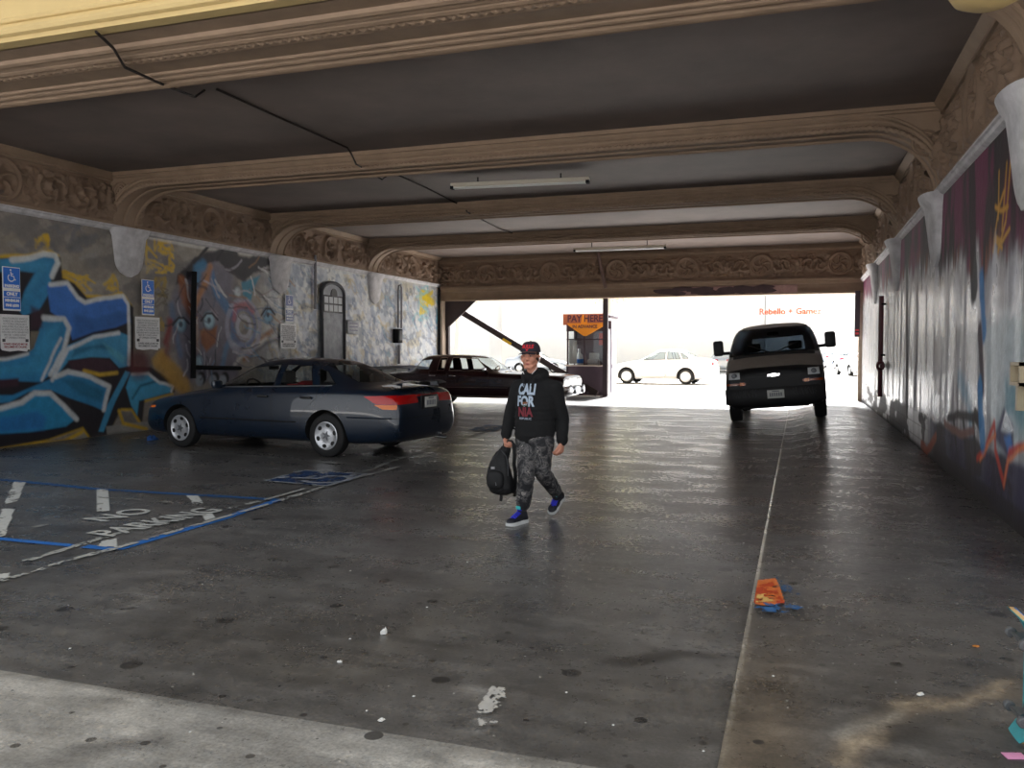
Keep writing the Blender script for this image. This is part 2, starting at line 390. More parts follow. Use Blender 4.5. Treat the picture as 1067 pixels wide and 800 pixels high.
for pp in ([(66, 54), (118, 58), (82, 145), (20, 160)], [(12, 180), (68, 182), (20, 312), (-40, 312)], [(450, 90), (500, 92), (508, 190), (452, 195)],
           [(862, 118), (915, 120), (945, 157), (897, 158)], [(930, 205), (977, 193), (1000, 222), (950, 236)], [(478, 330), (540, 320), (545, 358), (450, 356)]):
    floor_paint('floor_marking', z7(pp), WH, .37, seed=len(pp) + int(pp[0][0]))
stripe([(5, 592), (124, 556), (270, 523), (371, 495), (440, 470), (530, 443)], .07, (165, 165, 160), .5, 9)
stripe([(0, 607), (78, 583), (120, 572.5), (290, 523), (340, 507), (415, 487)], .07, (175, 175, 170), .47, 19)
stripe([(148, 468), (260, 476), (371, 485)], .08, (150, 150, 145), .5, 29); stripe([(100, 519), (165, 523), (182, 525)], .05, (140, 138, 132), .48, 39)
stripe([(-5, 603), (10, 601)], .14, WH, .35); stripe([(33, 551), (55, 546)], .06, (150, 148, 142), .48, 12)
floor_paint('floor_marking', fpts([(276, 502), (316, 491), (381, 495), (341, 507.5)]), (34, 66, 112), .45, .02, .004)
stripe([(276, 502), (316, 491), (381, 495), (341, 507.5), (276, 502)], .06, (150, 155, 160), .45, 3)
floor_paint('floor_marking', fpts([(488, 449), (505, 443), (530, 444.5), (514, 450.5)]), (52, 84, 120), .45, .05, .004)
q = fpts([(310, 499), (352, 499.5)])
def isa_mb(M, k=1.0, mb=None, h=.003):
    """the wheelchair symbol, 1 unit high, in the local xy plane"""
    mb = mb or MB(); pts = lambda pp: [M @ Vector((x * k, y * k, h)) for x, y in pp]
    mb.ell((0, 0, 0), (.075 * k, .075 * k, .004), M @ Matrix.Translation((-.09 * k, .42 * k, h)), 14, 6)
    for pp, r in (([(-.08, .30), (-.04, -.02), (.17, -.04), (.26, -.32), (.36, -.28)], .045), ([(-.06, .14), (.14, .12)], .038)): mb.tube(pts(pp), r * k, 6, flat=.1 if False else 1.0)
    mb.tube(pts([(-.05 + .27 * math.cos(a), -.16 + .27 * math.sin(a)) for a in np.linspace(2.2, 5.9, 18)]), .04 * k, 6)
    return mb
def flat_isa(name, M, k, m):
    mb = isa_mb(Matrix(), k); mb.v = [(x, y, max(-.0005, min(.0015, z - .003)) + .0015) for x, y, z in mb.v]; mb2 = MB().add(mb.v, mb.f, M); return mb2.obj(name, m, None, False)
c = (Vector(q[0]) + Vector(q[1])) / 2
struct(flat_isa('floor_marking', frame((c.x, c.y, .0165), (0, 1, 0), (-1, 0, 0), (0, 0, 1)), 1.0, mat('worn_white_paint', (150, 155, 165), .6, var=.4, vscale=14)))
# NO PARKING, read along the stall
a, b = on_z(114, 561), on_z(233, 533); up = Vector((-(b - a).y, (b - a).x, 0)).normalized(); xd = (b - a).normalized()
for txt, o, wd in (('PARKING', a, (b - a).length), ('NO', on_z(107, 545.5), (on_z(158, 533) - on_z(107, 545.5)).length)):
    t = text_mb(txt, 1.0, .012, .002, 'LEFT'); w = max(p[0] for p in t.v); hgt = .37
    M = frame((o.x, o.y, .0165), xd, up, (0, 0, 1)) @ Matrix.Translation((0, .34 * hgt, 0)) @ Matrix.Diagonal((wd / w, hgt * 1.2, 1, 1))
    struct(MB().add(t.v, t.f, M).obj('floor_marking', mat('worn_letter_paint', (185, 185, 180), .6, var=.45, vscale=9), None, False))
floor_paint('floor_marking', fpts([(497, 742), (512, 718), (526, 720), (528, 750), (514, 772), (500, 766)]), (190, 188, 184), .555, .008, .004, 33, 11)
# orange and blue spray patch on the slab beside the seam
def patch(pp, rgb, wear, seed, res=.008, z=.004): floor_paint('floor_marking', [(on_z(u, v, .02).x, on_z(u, v, .02).y) for u, v in pp], rgb, wear, res, z, seed, 14)
patch([(789, 606), (808, 604), (812, 612), (818, 630), (800, 633), (786, 631)], (225, 120, 60), .38, 3)
patch([(788, 612), (805, 608), (812, 622), (818, 631), (786, 630)], (200, 75, 35), .47, 8, .008, .006); patch([(788, 622), (803, 620), (806, 629), (787, 630)], (238, 190, 110), .5, 21, .008, .0075)
patch([(784, 631), (812, 628), (838, 636), (815, 641), (788, 638)], (52, 104, 160), .5, 4); patch([(808, 602), (822, 612), (834, 622), (820, 628)], (52, 90, 130), .56, 6)

# ---- left wall with its mural
def wl(pp): return [(on_x(u, v, XL).y, on_x(u, v, XL).z) for u, v in pp]
zA = lambda pp: wl([(x / 3.077, 220 + y / 3.077) for x, y in pp])
zB = lambda pp: wl([(160 + x / 3.557, 200 + y / 3.557) for x, y in pp])
W = Paint(np.arange(Y0, Y1 + .011, .02), np.arange(-.05, ZSP + .011, .0155))
W.c[:] = np.array(lin((136, 128, 118)))
W.mix(sstep(.4, .65, fbm(W.s * 1.3, W.t * 2.2, 2)) * .6, (105, 102, 104)); W.mix(sstep(.5, .7, fbm(W.s * 2.4 + W.t, W.t * 3 - W.s, 5)) * .45, (165, 158, 145))
far = sstep(16.3, 18.6, W.s)
W.mix(far * .92, (196, 202, 208)); W.mix(far * sstep(.45, .62, fbm(W.s * 3.4 + W.t * 2.6, W.t * 2.4 - W.s * 1.6, 7)) * .5, (112, 128, 158)); W.mix(far * sstep(.5, .62, fbm(W.s * 5, W.t * 6 + W.s * 2, 9)) * .6, (226, 226, 220))
W.mix(far * sstep(.56, .68, fbm(W.s * 2.2, W.t * 3.4, 15)) * .45, (178, 158, 90)); W.mix(far * sstep(.58, .68, fbm(W.s * 4, W.t * 4, 17)) * .5, (74, 94, 122))
for k in range(130):
    y = random.uniform(16.8, 27); z = random.uniform(.6, 3.6); l = random.uniform(.3, 1.1); a = random.uniform(.3, 1.1)
    W.line([(y, z), (y + l * .5, z - l * .4 * a), (y + l, z - l * a)], random.uniform(.015, .06), random.choice([(210, 208, 200), (100, 125, 165), (190, 165, 85), (120, 170, 190), (75, 85, 105), (150, 130, 105)]), .04, .6, .5, k)
YEL = (205, 165, 25)
def scrib(box, n, rgb, w, a=.8, seed=1, conv=wl):
    r = random.Random(seed)
    for _ in range(n):
        x0, y0, x1, y1 = box; p = [(r.uniform(x0, x1), r.uniform(y0, y1))]
        for _ in range(4): p.append((min(x1, max(x0, p[-1][0] + r.uniform(-12, 12))), min(y1, max(y0, p[-1][1] + r.uniform(-10, 10)))))
        W.line(conv(p), w, rgb, .025, a, .15, seed)
scrib((62, 286, 122, 304), 16, YEL, .05, .75, 1); scrib((152, 244, 180, 285), 16, YEL, .06, .8, 2); scrib((36, 244, 52, 262), 8, YEL, .05, .7, 3); scrib((162, 290, 172, 345), 8, (165, 135, 40), .06, .5, 5)
scrib((15, 225, 110, 262), 12, (105, 105, 112), .07, .5, 6); scrib((155, 292, 175, 318), 7, (90, 80, 60), .03, .6, 8)
for k in range(16):
    u = random.uniform(5, 190); v = random.uniform(232, 285); W.line(wl([(u, v), (u + random.uniform(5, 22), v + random.uniform(-9, 12))]), .09, random.choice([(150, 148, 145), (96, 92, 95), (120, 108, 92), (160, 150, 130)]), .06, .5, .3, k)
W.line(wl([(0, 203), (60, 221), (120, 238), (200, 255), (300, 270), (455, 299)]), .12, (205, 203, 198), .03, .7)
# teal letter-forms
DK = (26, 22, 30)
BG = [(-60, 150), (0, 142), (80, 138), (160, 124), (190, 140), (197, 205), (235, 222), (275, 268), (330, 270), (390, 258), (424, 300), (424, 505), (480, 508), (560, 555), (556, 588), (460, 612), (452, 690), (420, 640), (385, 640), (340, 735), (290, 740), (262, 700), (150, 740), (0, 768), (-60, 775)]
W.poly(zA(BG), YEL, .03, .95, .06); W.poly(zA([(x + (4 if x > 0 else 0), y + (9 if y < 500 else -8)) for x, y in BG]), DK, .03, 1.0)
T1, T2, B1, CY = (40, 132, 182), (58, 150, 194), (56, 118, 200), (58, 162, 206)
W.poly(zA([(-60, 160), (40, 150), (100, 146), (145, 134), (178, 140), (188, 168), (165, 215), (158, 262), (125, 318), (75, 335), (60, 318), (78, 258), (112, 198), (60, 190), (-60, 200)]), T1, .025)
W.poly(zA([(-60, 170), (60, 165), (130, 160), (160, 168), (100, 250), (80, 310), (70, 300), (85, 250), (120, 190), (-60, 188)]), T2, .06, .6)
W.poly(zA([(150, 240), (165, 230), (218, 230), (248, 275), (270, 295), (332, 277), (394, 272), (413, 300), (418, 352), (372, 372), (300, 386), (232, 412), (216, 362), (162, 322)]), B1, .025)
W.poly(zA([(240, 330), (300, 345), (380, 320), (412, 330), (418, 354), (300, 386), (235, 408)]), (36, 92, 160), .06, .7)
W.poly(zA([(140, 340), (206, 342), (226, 372), (205, 445), (160, 524), (130, 548), (-60, 540), (-60, 490), (0, 480), (88, 458), (112, 420)]), T1, .025)
W.poly(zA([(120, 430), (150, 380), (195, 360), (175, 440), (130, 520), (-60, 528), (-60, 505), (90, 490)]), CY, .07, .5)
W.poly(zA([(215, 432), (300, 397), (380, 386), (416, 400), (414, 496), (382, 502), (352, 470), (292, 468), (222, 478), (166, 545), (170, 500)]), T2, .025)
W.poly(zA([(240, 440), (330, 425), (360, 445), (300, 440), (230, 468)]), (22, 100, 130), .04, .7); W.poly(zA([(330, 420), (380, 450), (405, 470), (395, 490), (350, 455)]), (90, 180, 200), .04, .5)
W.poly(zA([(218, 480), (295, 470), (352, 476), (380, 508), (300, 520), (230, 512)]), (62, 34, 48), .03); W.line(zA([(270, 512), (320, 524), (375, 518)]), .07, YEL, .03)
W.poly(zA([(100, 305), (140, 320), (135, 372), (98, 380)]), (58, 28, 46), .05, .8); W.poly(zA([(98, 385), (126, 385), (108, 440), (92, 452)]), (120, 112, 96), .02)
W.poly(zA([(-60, 590), (40, 590), (110, 560), (180, 530), (222, 516), (332, 547), (352, 578), (332, 640), (300, 625), (215, 596), (160, 572), (90, 580), (30, 612), (-60, 620)]), T1, .025)
W.poly(zA([(200, 540), (250, 540), (330, 575), (325, 610), (260, 590)]), (24, 104, 134), .05, .7)
W.poly(zA([(-60, 640), (0, 630), (70, 612), (112, 582), (160, 584), (198, 618), (240, 668), (212, 690), (150, 700), (90, 708), (-60, 716)]), (34, 142, 190), .025)
W.poly(zA([(-60, 670), (40, 655), (120, 640), (150, 660), (140, 700), (-60, 714)]), (36, 110, 185), .06, .7)
W.poly(zA([(402, 512), (418, 516), (370, 610), (332, 708), (316, 706), (345, 620)]), T2, .02)
W.poly(zA([(418, 522), (470, 518), (512, 548), (552, 562), (548, 580), (446, 608), (440, 655), (420, 622), (404, 565)]), CY, .025); W.line(zA([(500, 545), (450, 560), (425, 600)]), .05, (24, 104, 134), .03)
W.poly(zA([(-60, 545), (60, 535), (60, 560), (-60, 572)]), (58, 30, 44), .03)
HI = (212, 216, 216)
for pp, w in (([(40, 158), (95, 150), (140, 137), (178, 143), (186, 168), (166, 208)], .1), ([(160, 234), (216, 232), (250, 278), (274, 294), (332, 278), (394, 272), (411, 298), (414, 400), (414, 490)], .08),
              ([(140, 342), (205, 345), (222, 375), (203, 448), (162, 522)], .09), ([(195, 408), (165, 470), (134, 540)], .05), ([(168, 540), (216, 442), (300, 403), (380, 390)], .07), ([(180, 530), (218, 514), (290, 532), (350, 562), (333, 638)], .09),
              ([(-60, 642), (0, 632), (70, 612), (110, 582), (160, 584), (200, 620), (246, 668)], .09), ([(425, 522), (475, 520), (512, 550), (556, 560), (550, 578)], .06), ([(-60, 478), (20, 474), (88, 458)], .05)):
    W.line(zA(pp), w, HI, .03, .9, .04)
W.poly(zA([(340, 690), (480, 672), (500, 700), (345, 738)]), (150, 148, 142), .02, .9); W.line(zA([(382, 640), (395, 680), (470, 698)]), .07, YEL, .03); W.poly(zA([(180, 748), (268, 708), (288, 735), (200, 755)]), (150, 146, 138), .02, .9)
W.line(zA([(-60, 775), (0, 768), (120, 748), (205, 738), (262, 708)]), .07, YEL, .03)
W.disc(zA([(445, 490)])[0], .28, (95, 32, 34), .15, .8); W.line(zA([(520, 480), (560, 540), (600, 570)]), .3, (185, 140, 35), .12, .75, .2); W.line(zA([(545, 350), (535, 430), (530, 470)]), .16, (130, 40, 40), .1, .6, .2)
# face mural
W.poly(zB([(95, 330), (150, 262), (225, 240), (300, 290), (300, 420), (330, 560), (300, 690), (120, 700), (60, 560), (70, 420)]), (112, 108, 122), .15, .95, .3)
W.poly(zB([(82, 345), (88, 310), (150, 250), (200, 224), (222, 228), (262, 206), (310, 208), (318, 236), (360, 240), (405, 236), (442, 258), (440, 270), (380, 300), (335, 335), (285, 300), (250, 262), (200, 262), (150, 300), (110, 345)]), (30, 28, 36), .04, .95, .15)
for pp, w, c in (([(158, 335), (165, 285), (185, 268)], .22, (52, 128, 176)), ([(215, 300), (235, 380), (285, 440)], .24, (70, 118, 165)), ([(105, 330), (118, 400), (150, 455)], .24, (150, 84, 34)), ([(212, 280), (180, 360), (150, 425)], .18, (178, 118, 62)),
                 ([(150, 425), (160, 520), (165, 580)], .12, (176, 150, 130)), ([(70, 420), (80, 520), (100, 600)], .16, (90, 110, 140)), ([(40, 560), (50, 520), (62, 480)], .12, (130, 38, 40)), ([(25, 630), (60, 660), (110, 710)], .4, (186, 142, 50)),
                 ([(300, 520), (270, 580), (255, 640)], .16, (92, 130, 168)), ([(335, 620), (380, 560), (440, 520)], .12, (150, 98, 56)), ([(300, 640), (340, 590), (420, 545)], .08, (205, 200, 195)), ([(360, 610), (420, 560), (470, 540)], .08, (80, 84, 96)), ([(290, 560), (340, 570), (385, 520)], .1, (166, 176, 196))):
    W.line(zB(pp), w, c, .07, .8, .12)
W.poly(zB([(172, 512), (236, 496), (230, 560), (196, 592), (176, 560)]), (142, 84, 40), .06, .9); W.poly(zB([(325, 335), (395, 310), (370, 360), (360, 410), (330, 380)]), (42, 128, 158), .05, .9)
W.poly(zB([(180, 470), (215, 430), (238, 450), (230, 490), (190, 495)]), (160, 150, 160), .05, .7)
for c, r, col in (((206, 475), .17, (150, 190, 208)), ((101, 490), .15, (120, 160, 180)), ((424, 455), .18, (110, 160, 190)), ((312, 372), .11, (190, 200, 205)), ((168, 630), .12, (140, 175, 195))):
    W.disc(zB([c])[0], r + .05, (70, 70, 84), .05, .7); W.disc(zB([c])[0], r, col, .07, .9)
ctr = zB([(335, 500)])[0]
for r, c, w in ((.6, (150, 150, 170), .14), (.42, (96, 110, 150), .12), (.24, (172, 170, 186), .12)): W.mix((1 - sstep(w / 2 - .04, w / 2 + .04, np.abs(np.hypot((W.s - ctr[0]), (W.t - ctr[1])) - r))) * .7, c)
W.line(zB([(298, 470), (305, 425), (345, 415), (368, 440)]), .14, (168, 96, 110), .06, .8)
for k, (x, y) in enumerate([(178, 690), (228, 690), (265, 690)]): W.disc(zB([(x, y)])[0], .14, (28, 28, 32), .03); W.disc(zB([(x - 8, y + 8)])[0], .12, (150, 160, 172), .04, .9)
for pp in ([(175, 235), (215, 190)], [(235, 250), (268, 195)], [(150, 262), (195, 210)]): W.line(zB(pp), .06, (24, 22, 28), .03)
rr_ = random.Random(77)
for k in range(90):                                      # flowing sprayed contours over the face mural
    x, y = rr_.uniform(80, 470), rr_.uniform(270, 640); a = rr_.uniform(.6, 1.9) + (0 if x < 260 else -.9); pts = [(x, y)]
    for _ in range(5): a += rr_.uniform(-.35, .35); pts.append((pts[-1][0] + 14 * math.cos(a), pts[-1][1] + 14 * math.sin(a)))
    W.line(zB(pts), rr_.uniform(.015, .06), rr_.choice([(40, 38, 46), (176, 172, 182), (88, 92, 112), (150, 110, 76), (96, 136, 168), (205, 204, 206), (60, 50, 56), (128, 96, 104)]), .02, .6, .12, k)
for c, w_ in (((206, 475), .2), ((101, 490), .18), ((424, 455), .2)):
    q_ = zB([c])[0]; W.line([(q_[0] - w_ * 1.3, q_[1] - .02), (q_[0] - w_ * .4, q_[1] + w_ * .7), (q_[0] + w_ * .5, q_[1] + w_ * .75), (q_[0] + w_ * 1.4, q_[1] + .02)], .05, (34, 32, 40), .02, .9); W.disc(q_, .06, (46, 56, 70), .03, .9)
scrib((438, 304, 452, 326), 10, (222, 196, 40), .12, .8, 12); scrib((455, 300, 458, 345), 4, (80, 170, 200), .12, .6, 14); scrib((430, 290, 446, 350), 6, (120, 190, 200), .08, .5, 15)
W.mix(sstep(.12, .0, W.t + .12 * fbm(W.s * 2, W.t, 6)) * .8, (70, 66, 62))
W.c *= (.82 + .36 * fbm(W.s * 9, W.t * 9, 31))[..., None]
def wall_mat(name, rough, b1, b2):
    m = mat(name, (128, 128, 128), rough, attr=True, var=.1, vscale=25, bump=b1, bscale=b2); nt = m.node_tree
    a = nt.nodes.new('ShaderNodeAttribute'); a.attribute_name = 'paint'; w = nt.nodes.new('ShaderNodeRGBToBW'); r = nt.nodes.new('ShaderNodeMapRange')      # pale metallic paint is smoother than the dark sprays
    r.inputs['From Min'].default_value = .15; r.inputs['From Max'].default_value = .6; r.inputs['To Min'].default_value = .66; r.inputs['To Max'].default_value = rough
    nt.links.new(a.outputs['Color'], w.inputs[0]); nt.links.new(w.outputs[0], r.inputs['Value']); nt.links.new(r.outputs[0], nt.nodes['Principled BSDF'].inputs['Roughness']); return m
WMat = wall_mat('painted_plaster_wall', .34, .45, 7)
struct(grid_obj('wall_left', np.stack([W.s * 0 + XL, W.s, W.t], 2)[::-1], W.c[::-1], WMat))
# ---- right wall
def wr(pp): return [(on_x(u, v, XR).y, on_x(u, v, XR).z) for u, v in pp]
R_ = Paint(np.arange(Y0, Y1 + .011, .022), np.arange(-.05, ZSR + .011, .0155))
R_.c[:] = np.array(lin((214, 216, 220)))
vs1 = fbm(R_.s * 4.5, R_.t * .5, 61); vs2 = fbm(R_.s * 11, R_.t * .8, 62)
R_.mix(sstep(.45, .68, vs1) * .7, (112, 112, 126)); R_.mix(sstep(.55, .75, vs2) * .4, (205, 206, 208)); R_.mix(sstep(.55, .7, fbm(R_.s * 2.5, R_.t * .7, 66)) * .5, (104, 88, 92))
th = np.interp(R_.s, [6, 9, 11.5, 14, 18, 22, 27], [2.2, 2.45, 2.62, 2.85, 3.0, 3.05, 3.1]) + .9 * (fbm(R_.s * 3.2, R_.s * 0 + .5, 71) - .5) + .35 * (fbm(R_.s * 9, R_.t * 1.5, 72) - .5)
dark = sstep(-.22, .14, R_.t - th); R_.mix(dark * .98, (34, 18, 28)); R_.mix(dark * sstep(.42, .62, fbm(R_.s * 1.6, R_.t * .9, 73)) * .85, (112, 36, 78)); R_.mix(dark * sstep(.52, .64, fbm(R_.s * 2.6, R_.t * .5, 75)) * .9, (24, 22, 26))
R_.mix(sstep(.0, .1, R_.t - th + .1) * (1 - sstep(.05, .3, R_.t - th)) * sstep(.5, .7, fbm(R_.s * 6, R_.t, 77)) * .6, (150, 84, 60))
R_.poly(wr([(1024, 330), (1067, 320), (1075, 470), (1040, 480), (1028, 400)]), (150, 178, 190), .15, .6, .3); R_.poly(wr([(1046, 395), (1075, 400), (1075, 450), (1050, 440)]), (60, 140, 160), .12, .7, .2)
R_.line(wr([(1000, 395), (1010, 415), (1012, 450)]), .25, (72, 150, 185), .1, .6, .2)
base = .55 + .1 * fbm(R_.s * 1.5, R_.t, 81)
lowm = sstep(.05, -.05, R_.t - base); nearm = sstep(14.5, 12.5, R_.s)
R_.mix(lowm * nearm * .92, (42, 36, 72)); R_.mix(lowm * nearm * sstep(.5, .7, fbm(R_.s * 3, R_.t * 4, 83)) * .6, (30, 26, 34)); R_.mix(sstep(.26, .2, R_.t) * nearm * .85, (46, 42, 46))
blk = (np.abs((R_.s * 1.6) % 1 - .5) > .47) | (np.abs((R_.t / .2) % 1 - .5) > .45)
R_.mix(lowm * (1 - nearm) * .8, (186, 186, 188)); R_.mix(lowm * (1 - nearm) * blk * .6, (95, 92, 92)); R_.mix(lowm * sstep(.52, .6, fbm(R_.s * 1.3, R_.t * 3, 85)) * .8, (50, 44, 46)); R_.mix(sstep(.14, .06, R_.t) * .8, (52, 48, 48))
R_.poly(wr([(1036, 455), (1046, 425), (1056, 445), (1056, 475), (1050, 478)]), (66, 60, 96), .05, .9); R_.poly(wr([(1043, 448), (1048, 428), (1056, 448), (1053, 452)]), (206, 216, 226), .04, .95); R_.poly(wr([(1046, 456), (1053, 452), (1056, 470), (1051, 474)]), (70, 130, 205), .04, .95)
for pp, w, c in (([(1018, 478), (1026, 470), (1036, 440), (1037, 468), (1046, 504), (1052, 470), (1067, 466), (1075, 440)], .08, (205, 62, 40)), ([(1021, 480), (1030, 462), (1037, 452)], .05, (235, 130, 60)), ([(1046, 505), (1050, 480), (1072, 462)], .05, (230, 130, 70)), ([(960, 462), (966, 470), (975, 455)], .14, (160, 84, 60)),
                 ([(988, 435), (1000, 432), (1020, 436)], .1, (30, 26, 28)), ([(994, 436), (996, 462)], .12, (30, 26, 30)), ([(1004, 438), (1006, 466)], .12, (38, 32, 38)), ([(1014, 436), (1016, 470)], .12, (30, 28, 34)), ([(1016, 432), (1021, 440)], .16, (26, 24, 26)), ([(984, 440), (1000, 452), (1014, 448)], .1, (130, 92, 84))):
    R_.line(wr(pp), w, c, .03, .92, .05)
for pp in ([(1046, 200), (1041, 215), (1036, 250), (1044, 258)], [(1049, 172), (1044, 240)], [(1053, 170), (1048, 230), (1040, 262)], [(1037, 216), (1043, 220), (1050, 216)], [(1035, 262), (1037, 248), (1044, 252), (1052, 238)], [(1041, 180), (1040, 228)]):
    R_.line(wr(pp), .05, (196, 142, 24), .02, .95, .04)
for u0, v0, v1 in ((1036, 240, 330), (1058, 248, 330), (996, 268, 340), (1016, 250, 330), (975, 270, 340)):
    R_.poly(wr([(u0 - 6, v1), (u0 + 1, v0), (u0 + 7, v1)]), (190, 194, 204), .08, .8, .2, u0)
for u, v0, v1, w, c in ((945, 235, 425, .35, (34, 30, 36)), (1012, 150, 300, .34, (22, 20, 24)), (1022, 290, 345, .2, (36, 122, 190)), (1021, 345, 402, .2, (52, 30, 48)), (1021, 402, 458, .26, (34, 130, 196)), (960, 230, 300, .12, (60, 50, 58))):
    R_.line(wr([(u, v0), (u + (3 if u > 1000 else 0), v1)]), w, c, .05, .92, .12, int(u))
R_.c *= (.84 + .32 * fbm(R_.s * 9, R_.t * 9, 91))[..., None]
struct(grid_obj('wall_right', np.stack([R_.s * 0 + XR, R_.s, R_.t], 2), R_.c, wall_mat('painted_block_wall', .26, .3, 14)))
# ================================================================== CEILING, BEAMS, FRIEZES
TAN = mat('tan_plaster', (140, 118, 98), .75, var=.16, vscale=3, bump=.15, bscale=30)
TAN2 = mat('tan_plaster_relief', (130, 108, 90), .8, var=.22, vscale=2.2, bump=.25, bscale=40)
CEIL = mat('grey_brown_ceiling', (116, 103, 96), .8, var=.2, vscale=.9, bump=.12, bscale=20)
CREAM = mat('cream_facade_paint', (188, 164, 112), .75, var=.08, vscale=1.5, bump=.1, bscale=20)
WLED = mat('chipped_white_paint', (192, 190, 192), .75, var=.28, vscale=5, bump=.3, bscale=24)
struct(MB().box(((XL + XR) / 2, (Y0 + Y1) / 2 + .2, ZC + .25), (XR - XL + .6, Y1 - Y0 + .4, .5)).obj('ceiling', CEIL, None, False))
struct(MB().box((XL - .22, (Y0 + Y1) / 2, 2.5), (.4, Y1 - Y0, 5.2)).obj('wall_left_core', CEIL, None, False))
struct(MB().box((XR + .22, (Y0 + Y1) / 2, 2.5), (.4, Y1 - Y0, 5.2)).obj('wall_right_core', CEIL, None, False))
struct(MB().box(((XL + XR) / 2, (Y0 + Y1) / 2, 7.2), (XR - XL + .9, Y1 - Y0 + .3, 3.4)).obj('roof_mass', CREAM, None, False))
def intrados(n=14, off=0.0):
    rx, pts = .95, []
    for i in range(n + 1):
        a = PI / 2 * i / n; pts.append((XL + rx - (rx - off) * math.cos(a), ZSP + (ZS - ZSP - off) * math.sin(a)))
    q = []
    for i in range(n + 1):
        a = PI / 2 * i / n; q.append((XR - rx + (rx - off) * math.cos(a), ZSR + (ZS - ZSR - off) * math.sin(a)))
    return pts + q[::-1]
def beam(y0, y1, rope=True):
    c = intrados(); mb = MB(); n = len(c)
    vs = []; fs = []
    for y in (y0, y1):
        for x, z in c: vs.append((x, y, z))
        for x, z in c: vs.append((x, y, ZC + .02))
    for i in range(n - 1):
        fs += [(i, i + 1, n + i + 1, n + i), (2 * n + i + 1, 2 * n + i, 3 * n + i, 3 * n + i + 1), (i + 1, i, 2 * n + i, 2 * n + i + 1)]
    mb.add(vs, fs); o = struct(mb.obj('ceiling_beam', TAN, None, True, 35))
    cc = intrados(24)
    dense = []
    for (xa, za), (xb, zb) in zip(cc[:-1], cc[1:]):
        k = max(1, int(math.hypot(xb - xa, zb - za) / .02)); dense += [(xa + (xb - xa) * i / k, za + (zb - za) * i / k) for i in range(k)]
    dense.append(cc[-1])
    if rope: MB().tube([(x, y0 - .005, z + .0) for x, z in dense], .036, 10, rope=(.17, .22)).obj('rope_moulding', TAN, o)
    # stepped mouldings on the face and the far edge
    for y, dz, r in ((y0 - .02, .085, .03), (y0 - .012, .15, .02), (y1 + .01, .0, .035), (y0 + (y1 - y0) * .5, -.0, .028)):
        MB().tube([(x, y, z + dz) for x, z in intrados(14, 0 if dz == 0 else .0)], r, 8).obj('face_moulding', TAN, o)
    m = MB(); m.box(((XL + XR) / 2, y0 - .05, ZC - .03), (XR - XL, .1, .06)); m.box(((XL + XR) / 2, y0 - .025, ZC - .075), (XR - XL, .05, .04)); m.obj('top_moulding', TAN, o)
    sp = MB()                                            # carved leaf scrolls in the two spandrels
    for sx, x, zz in ((1, XL + .2, ZSP), (-1, XR - .2, ZSR)):
        for r in (.16, .1, .05): sp.torus(r, .018, Matrix.Translation((x + .02 * sx, y0 - .005, zz + .62)) @ Matrix.Rotation(PI / 2, 4, 'X'), 18, 6, 0, 5.2)
    sp.obj('spandrel_scroll', TAN2, o)
    return o
for y0, y1 in ((12.4, 12.98), (17.28, 17.86), (22.1, 22.7)): beam(y0, y1)
b0 = beam(6.42, 7.85, False)
for y, dz in ((7.05, 0), ):
    cc = intrados(24); dense = []
    for (xa, za), (xb, zb) in zip(cc[:-1], cc[1:]):
        k = max(1, int(math.hypot(xb - xa, zb - za) / .02)); dense += [(xa + (xb - xa) * i / k, za + (zb - za) * i / k) for i in range(k)]
    MB().tube([(x, y, z) for x, z in dense], .04, 10, rope=(.2, .22)).obj('rope_moulding', TAN, b0)
    for yy, r in ((6.72, .05), (6.84, .035), (6.93, .05), (7.5, .03), (7.62, .04), (7.78, .05)): MB().tube([(x, yy, z) for x, z in intrados(16)], r, 8).obj('soffit_moulding', TAN, b0)
def relief(s, t, pitch, ph, hgt, amp=1.0):
    """carved frieze height (m): roundels, shields, scrolls of leaves; s along, t up from 0 to hgt"""
    q = ((s - ph) / pitch + .5) % 1 - .5; d = q * pitch; c = hgt * .5; R = hgt * .4
    r = np.hypot(d, t - c); h = s * 0
    h = h + .05 * np.exp(-((r - R) / .045) ** 2) + .03 * np.exp(-((r - R * .8) / .02) ** 2)
    ang = np.arctan2(t - c, d)
    inside = sstep(R * .78, R * .72, r)
    h = h + inside * (-.03 + .05 * np.clip(np.cos(5 * ang + 6 * r / R), 0, 1) * sstep(R * .1, R * .3, r) + .05 * np.exp(-(r / (R * .16)) ** 2) + .03 * fbm(s * 14, t * 14, 5))
    out = sstep(R * 1.1, R * 1.2, r); k = np.minimum(np.abs(d), pitch) ; e = pitch / 2 - np.abs(d)
    sh = np.hypot(e / .75, (t - c)) / (hgt * .28); h = h + out * .05 * sstep(1.05, .85, sh + .25 * np.clip(c - t, 0, 9))
    for o in (.32, .66):
        cx = R + (pitch / 2 - R) * o; rr = np.hypot(np.abs(d) - cx, t - c); aa = np.arctan2(t - c, np.abs(d) - cx)
        h = h + out * sstep(hgt * .36, hgt * .3, rr) * .035 * np.clip(np.sin(aa * 2 + rr * 32), -.2, 1)
    h = h + out * .035 * sstep(.42, .7, fbm(s * 9, t * 9, 8)) * sstep(.06, .12, t) * sstep(hgt - .06, hgt - .12, t)
    return h * amp * sstep(.03, .07, t) * sstep(hgt - .02, hgt - .06, t)
def frieze(name, a, b, z0, z1, place, pitch, ph, amp=1.75, res=.018):
    s, t = np.meshgrid(np.arange(a, b + .001, res), np.arange(z0, z1 + .001, res), indexing='ij')
    h = relief(s, t - z0, pitch, ph, z1 - z0, amp); return struct(grid_obj(name, place(s, t, h), None, TAN2))
HF = 4.66
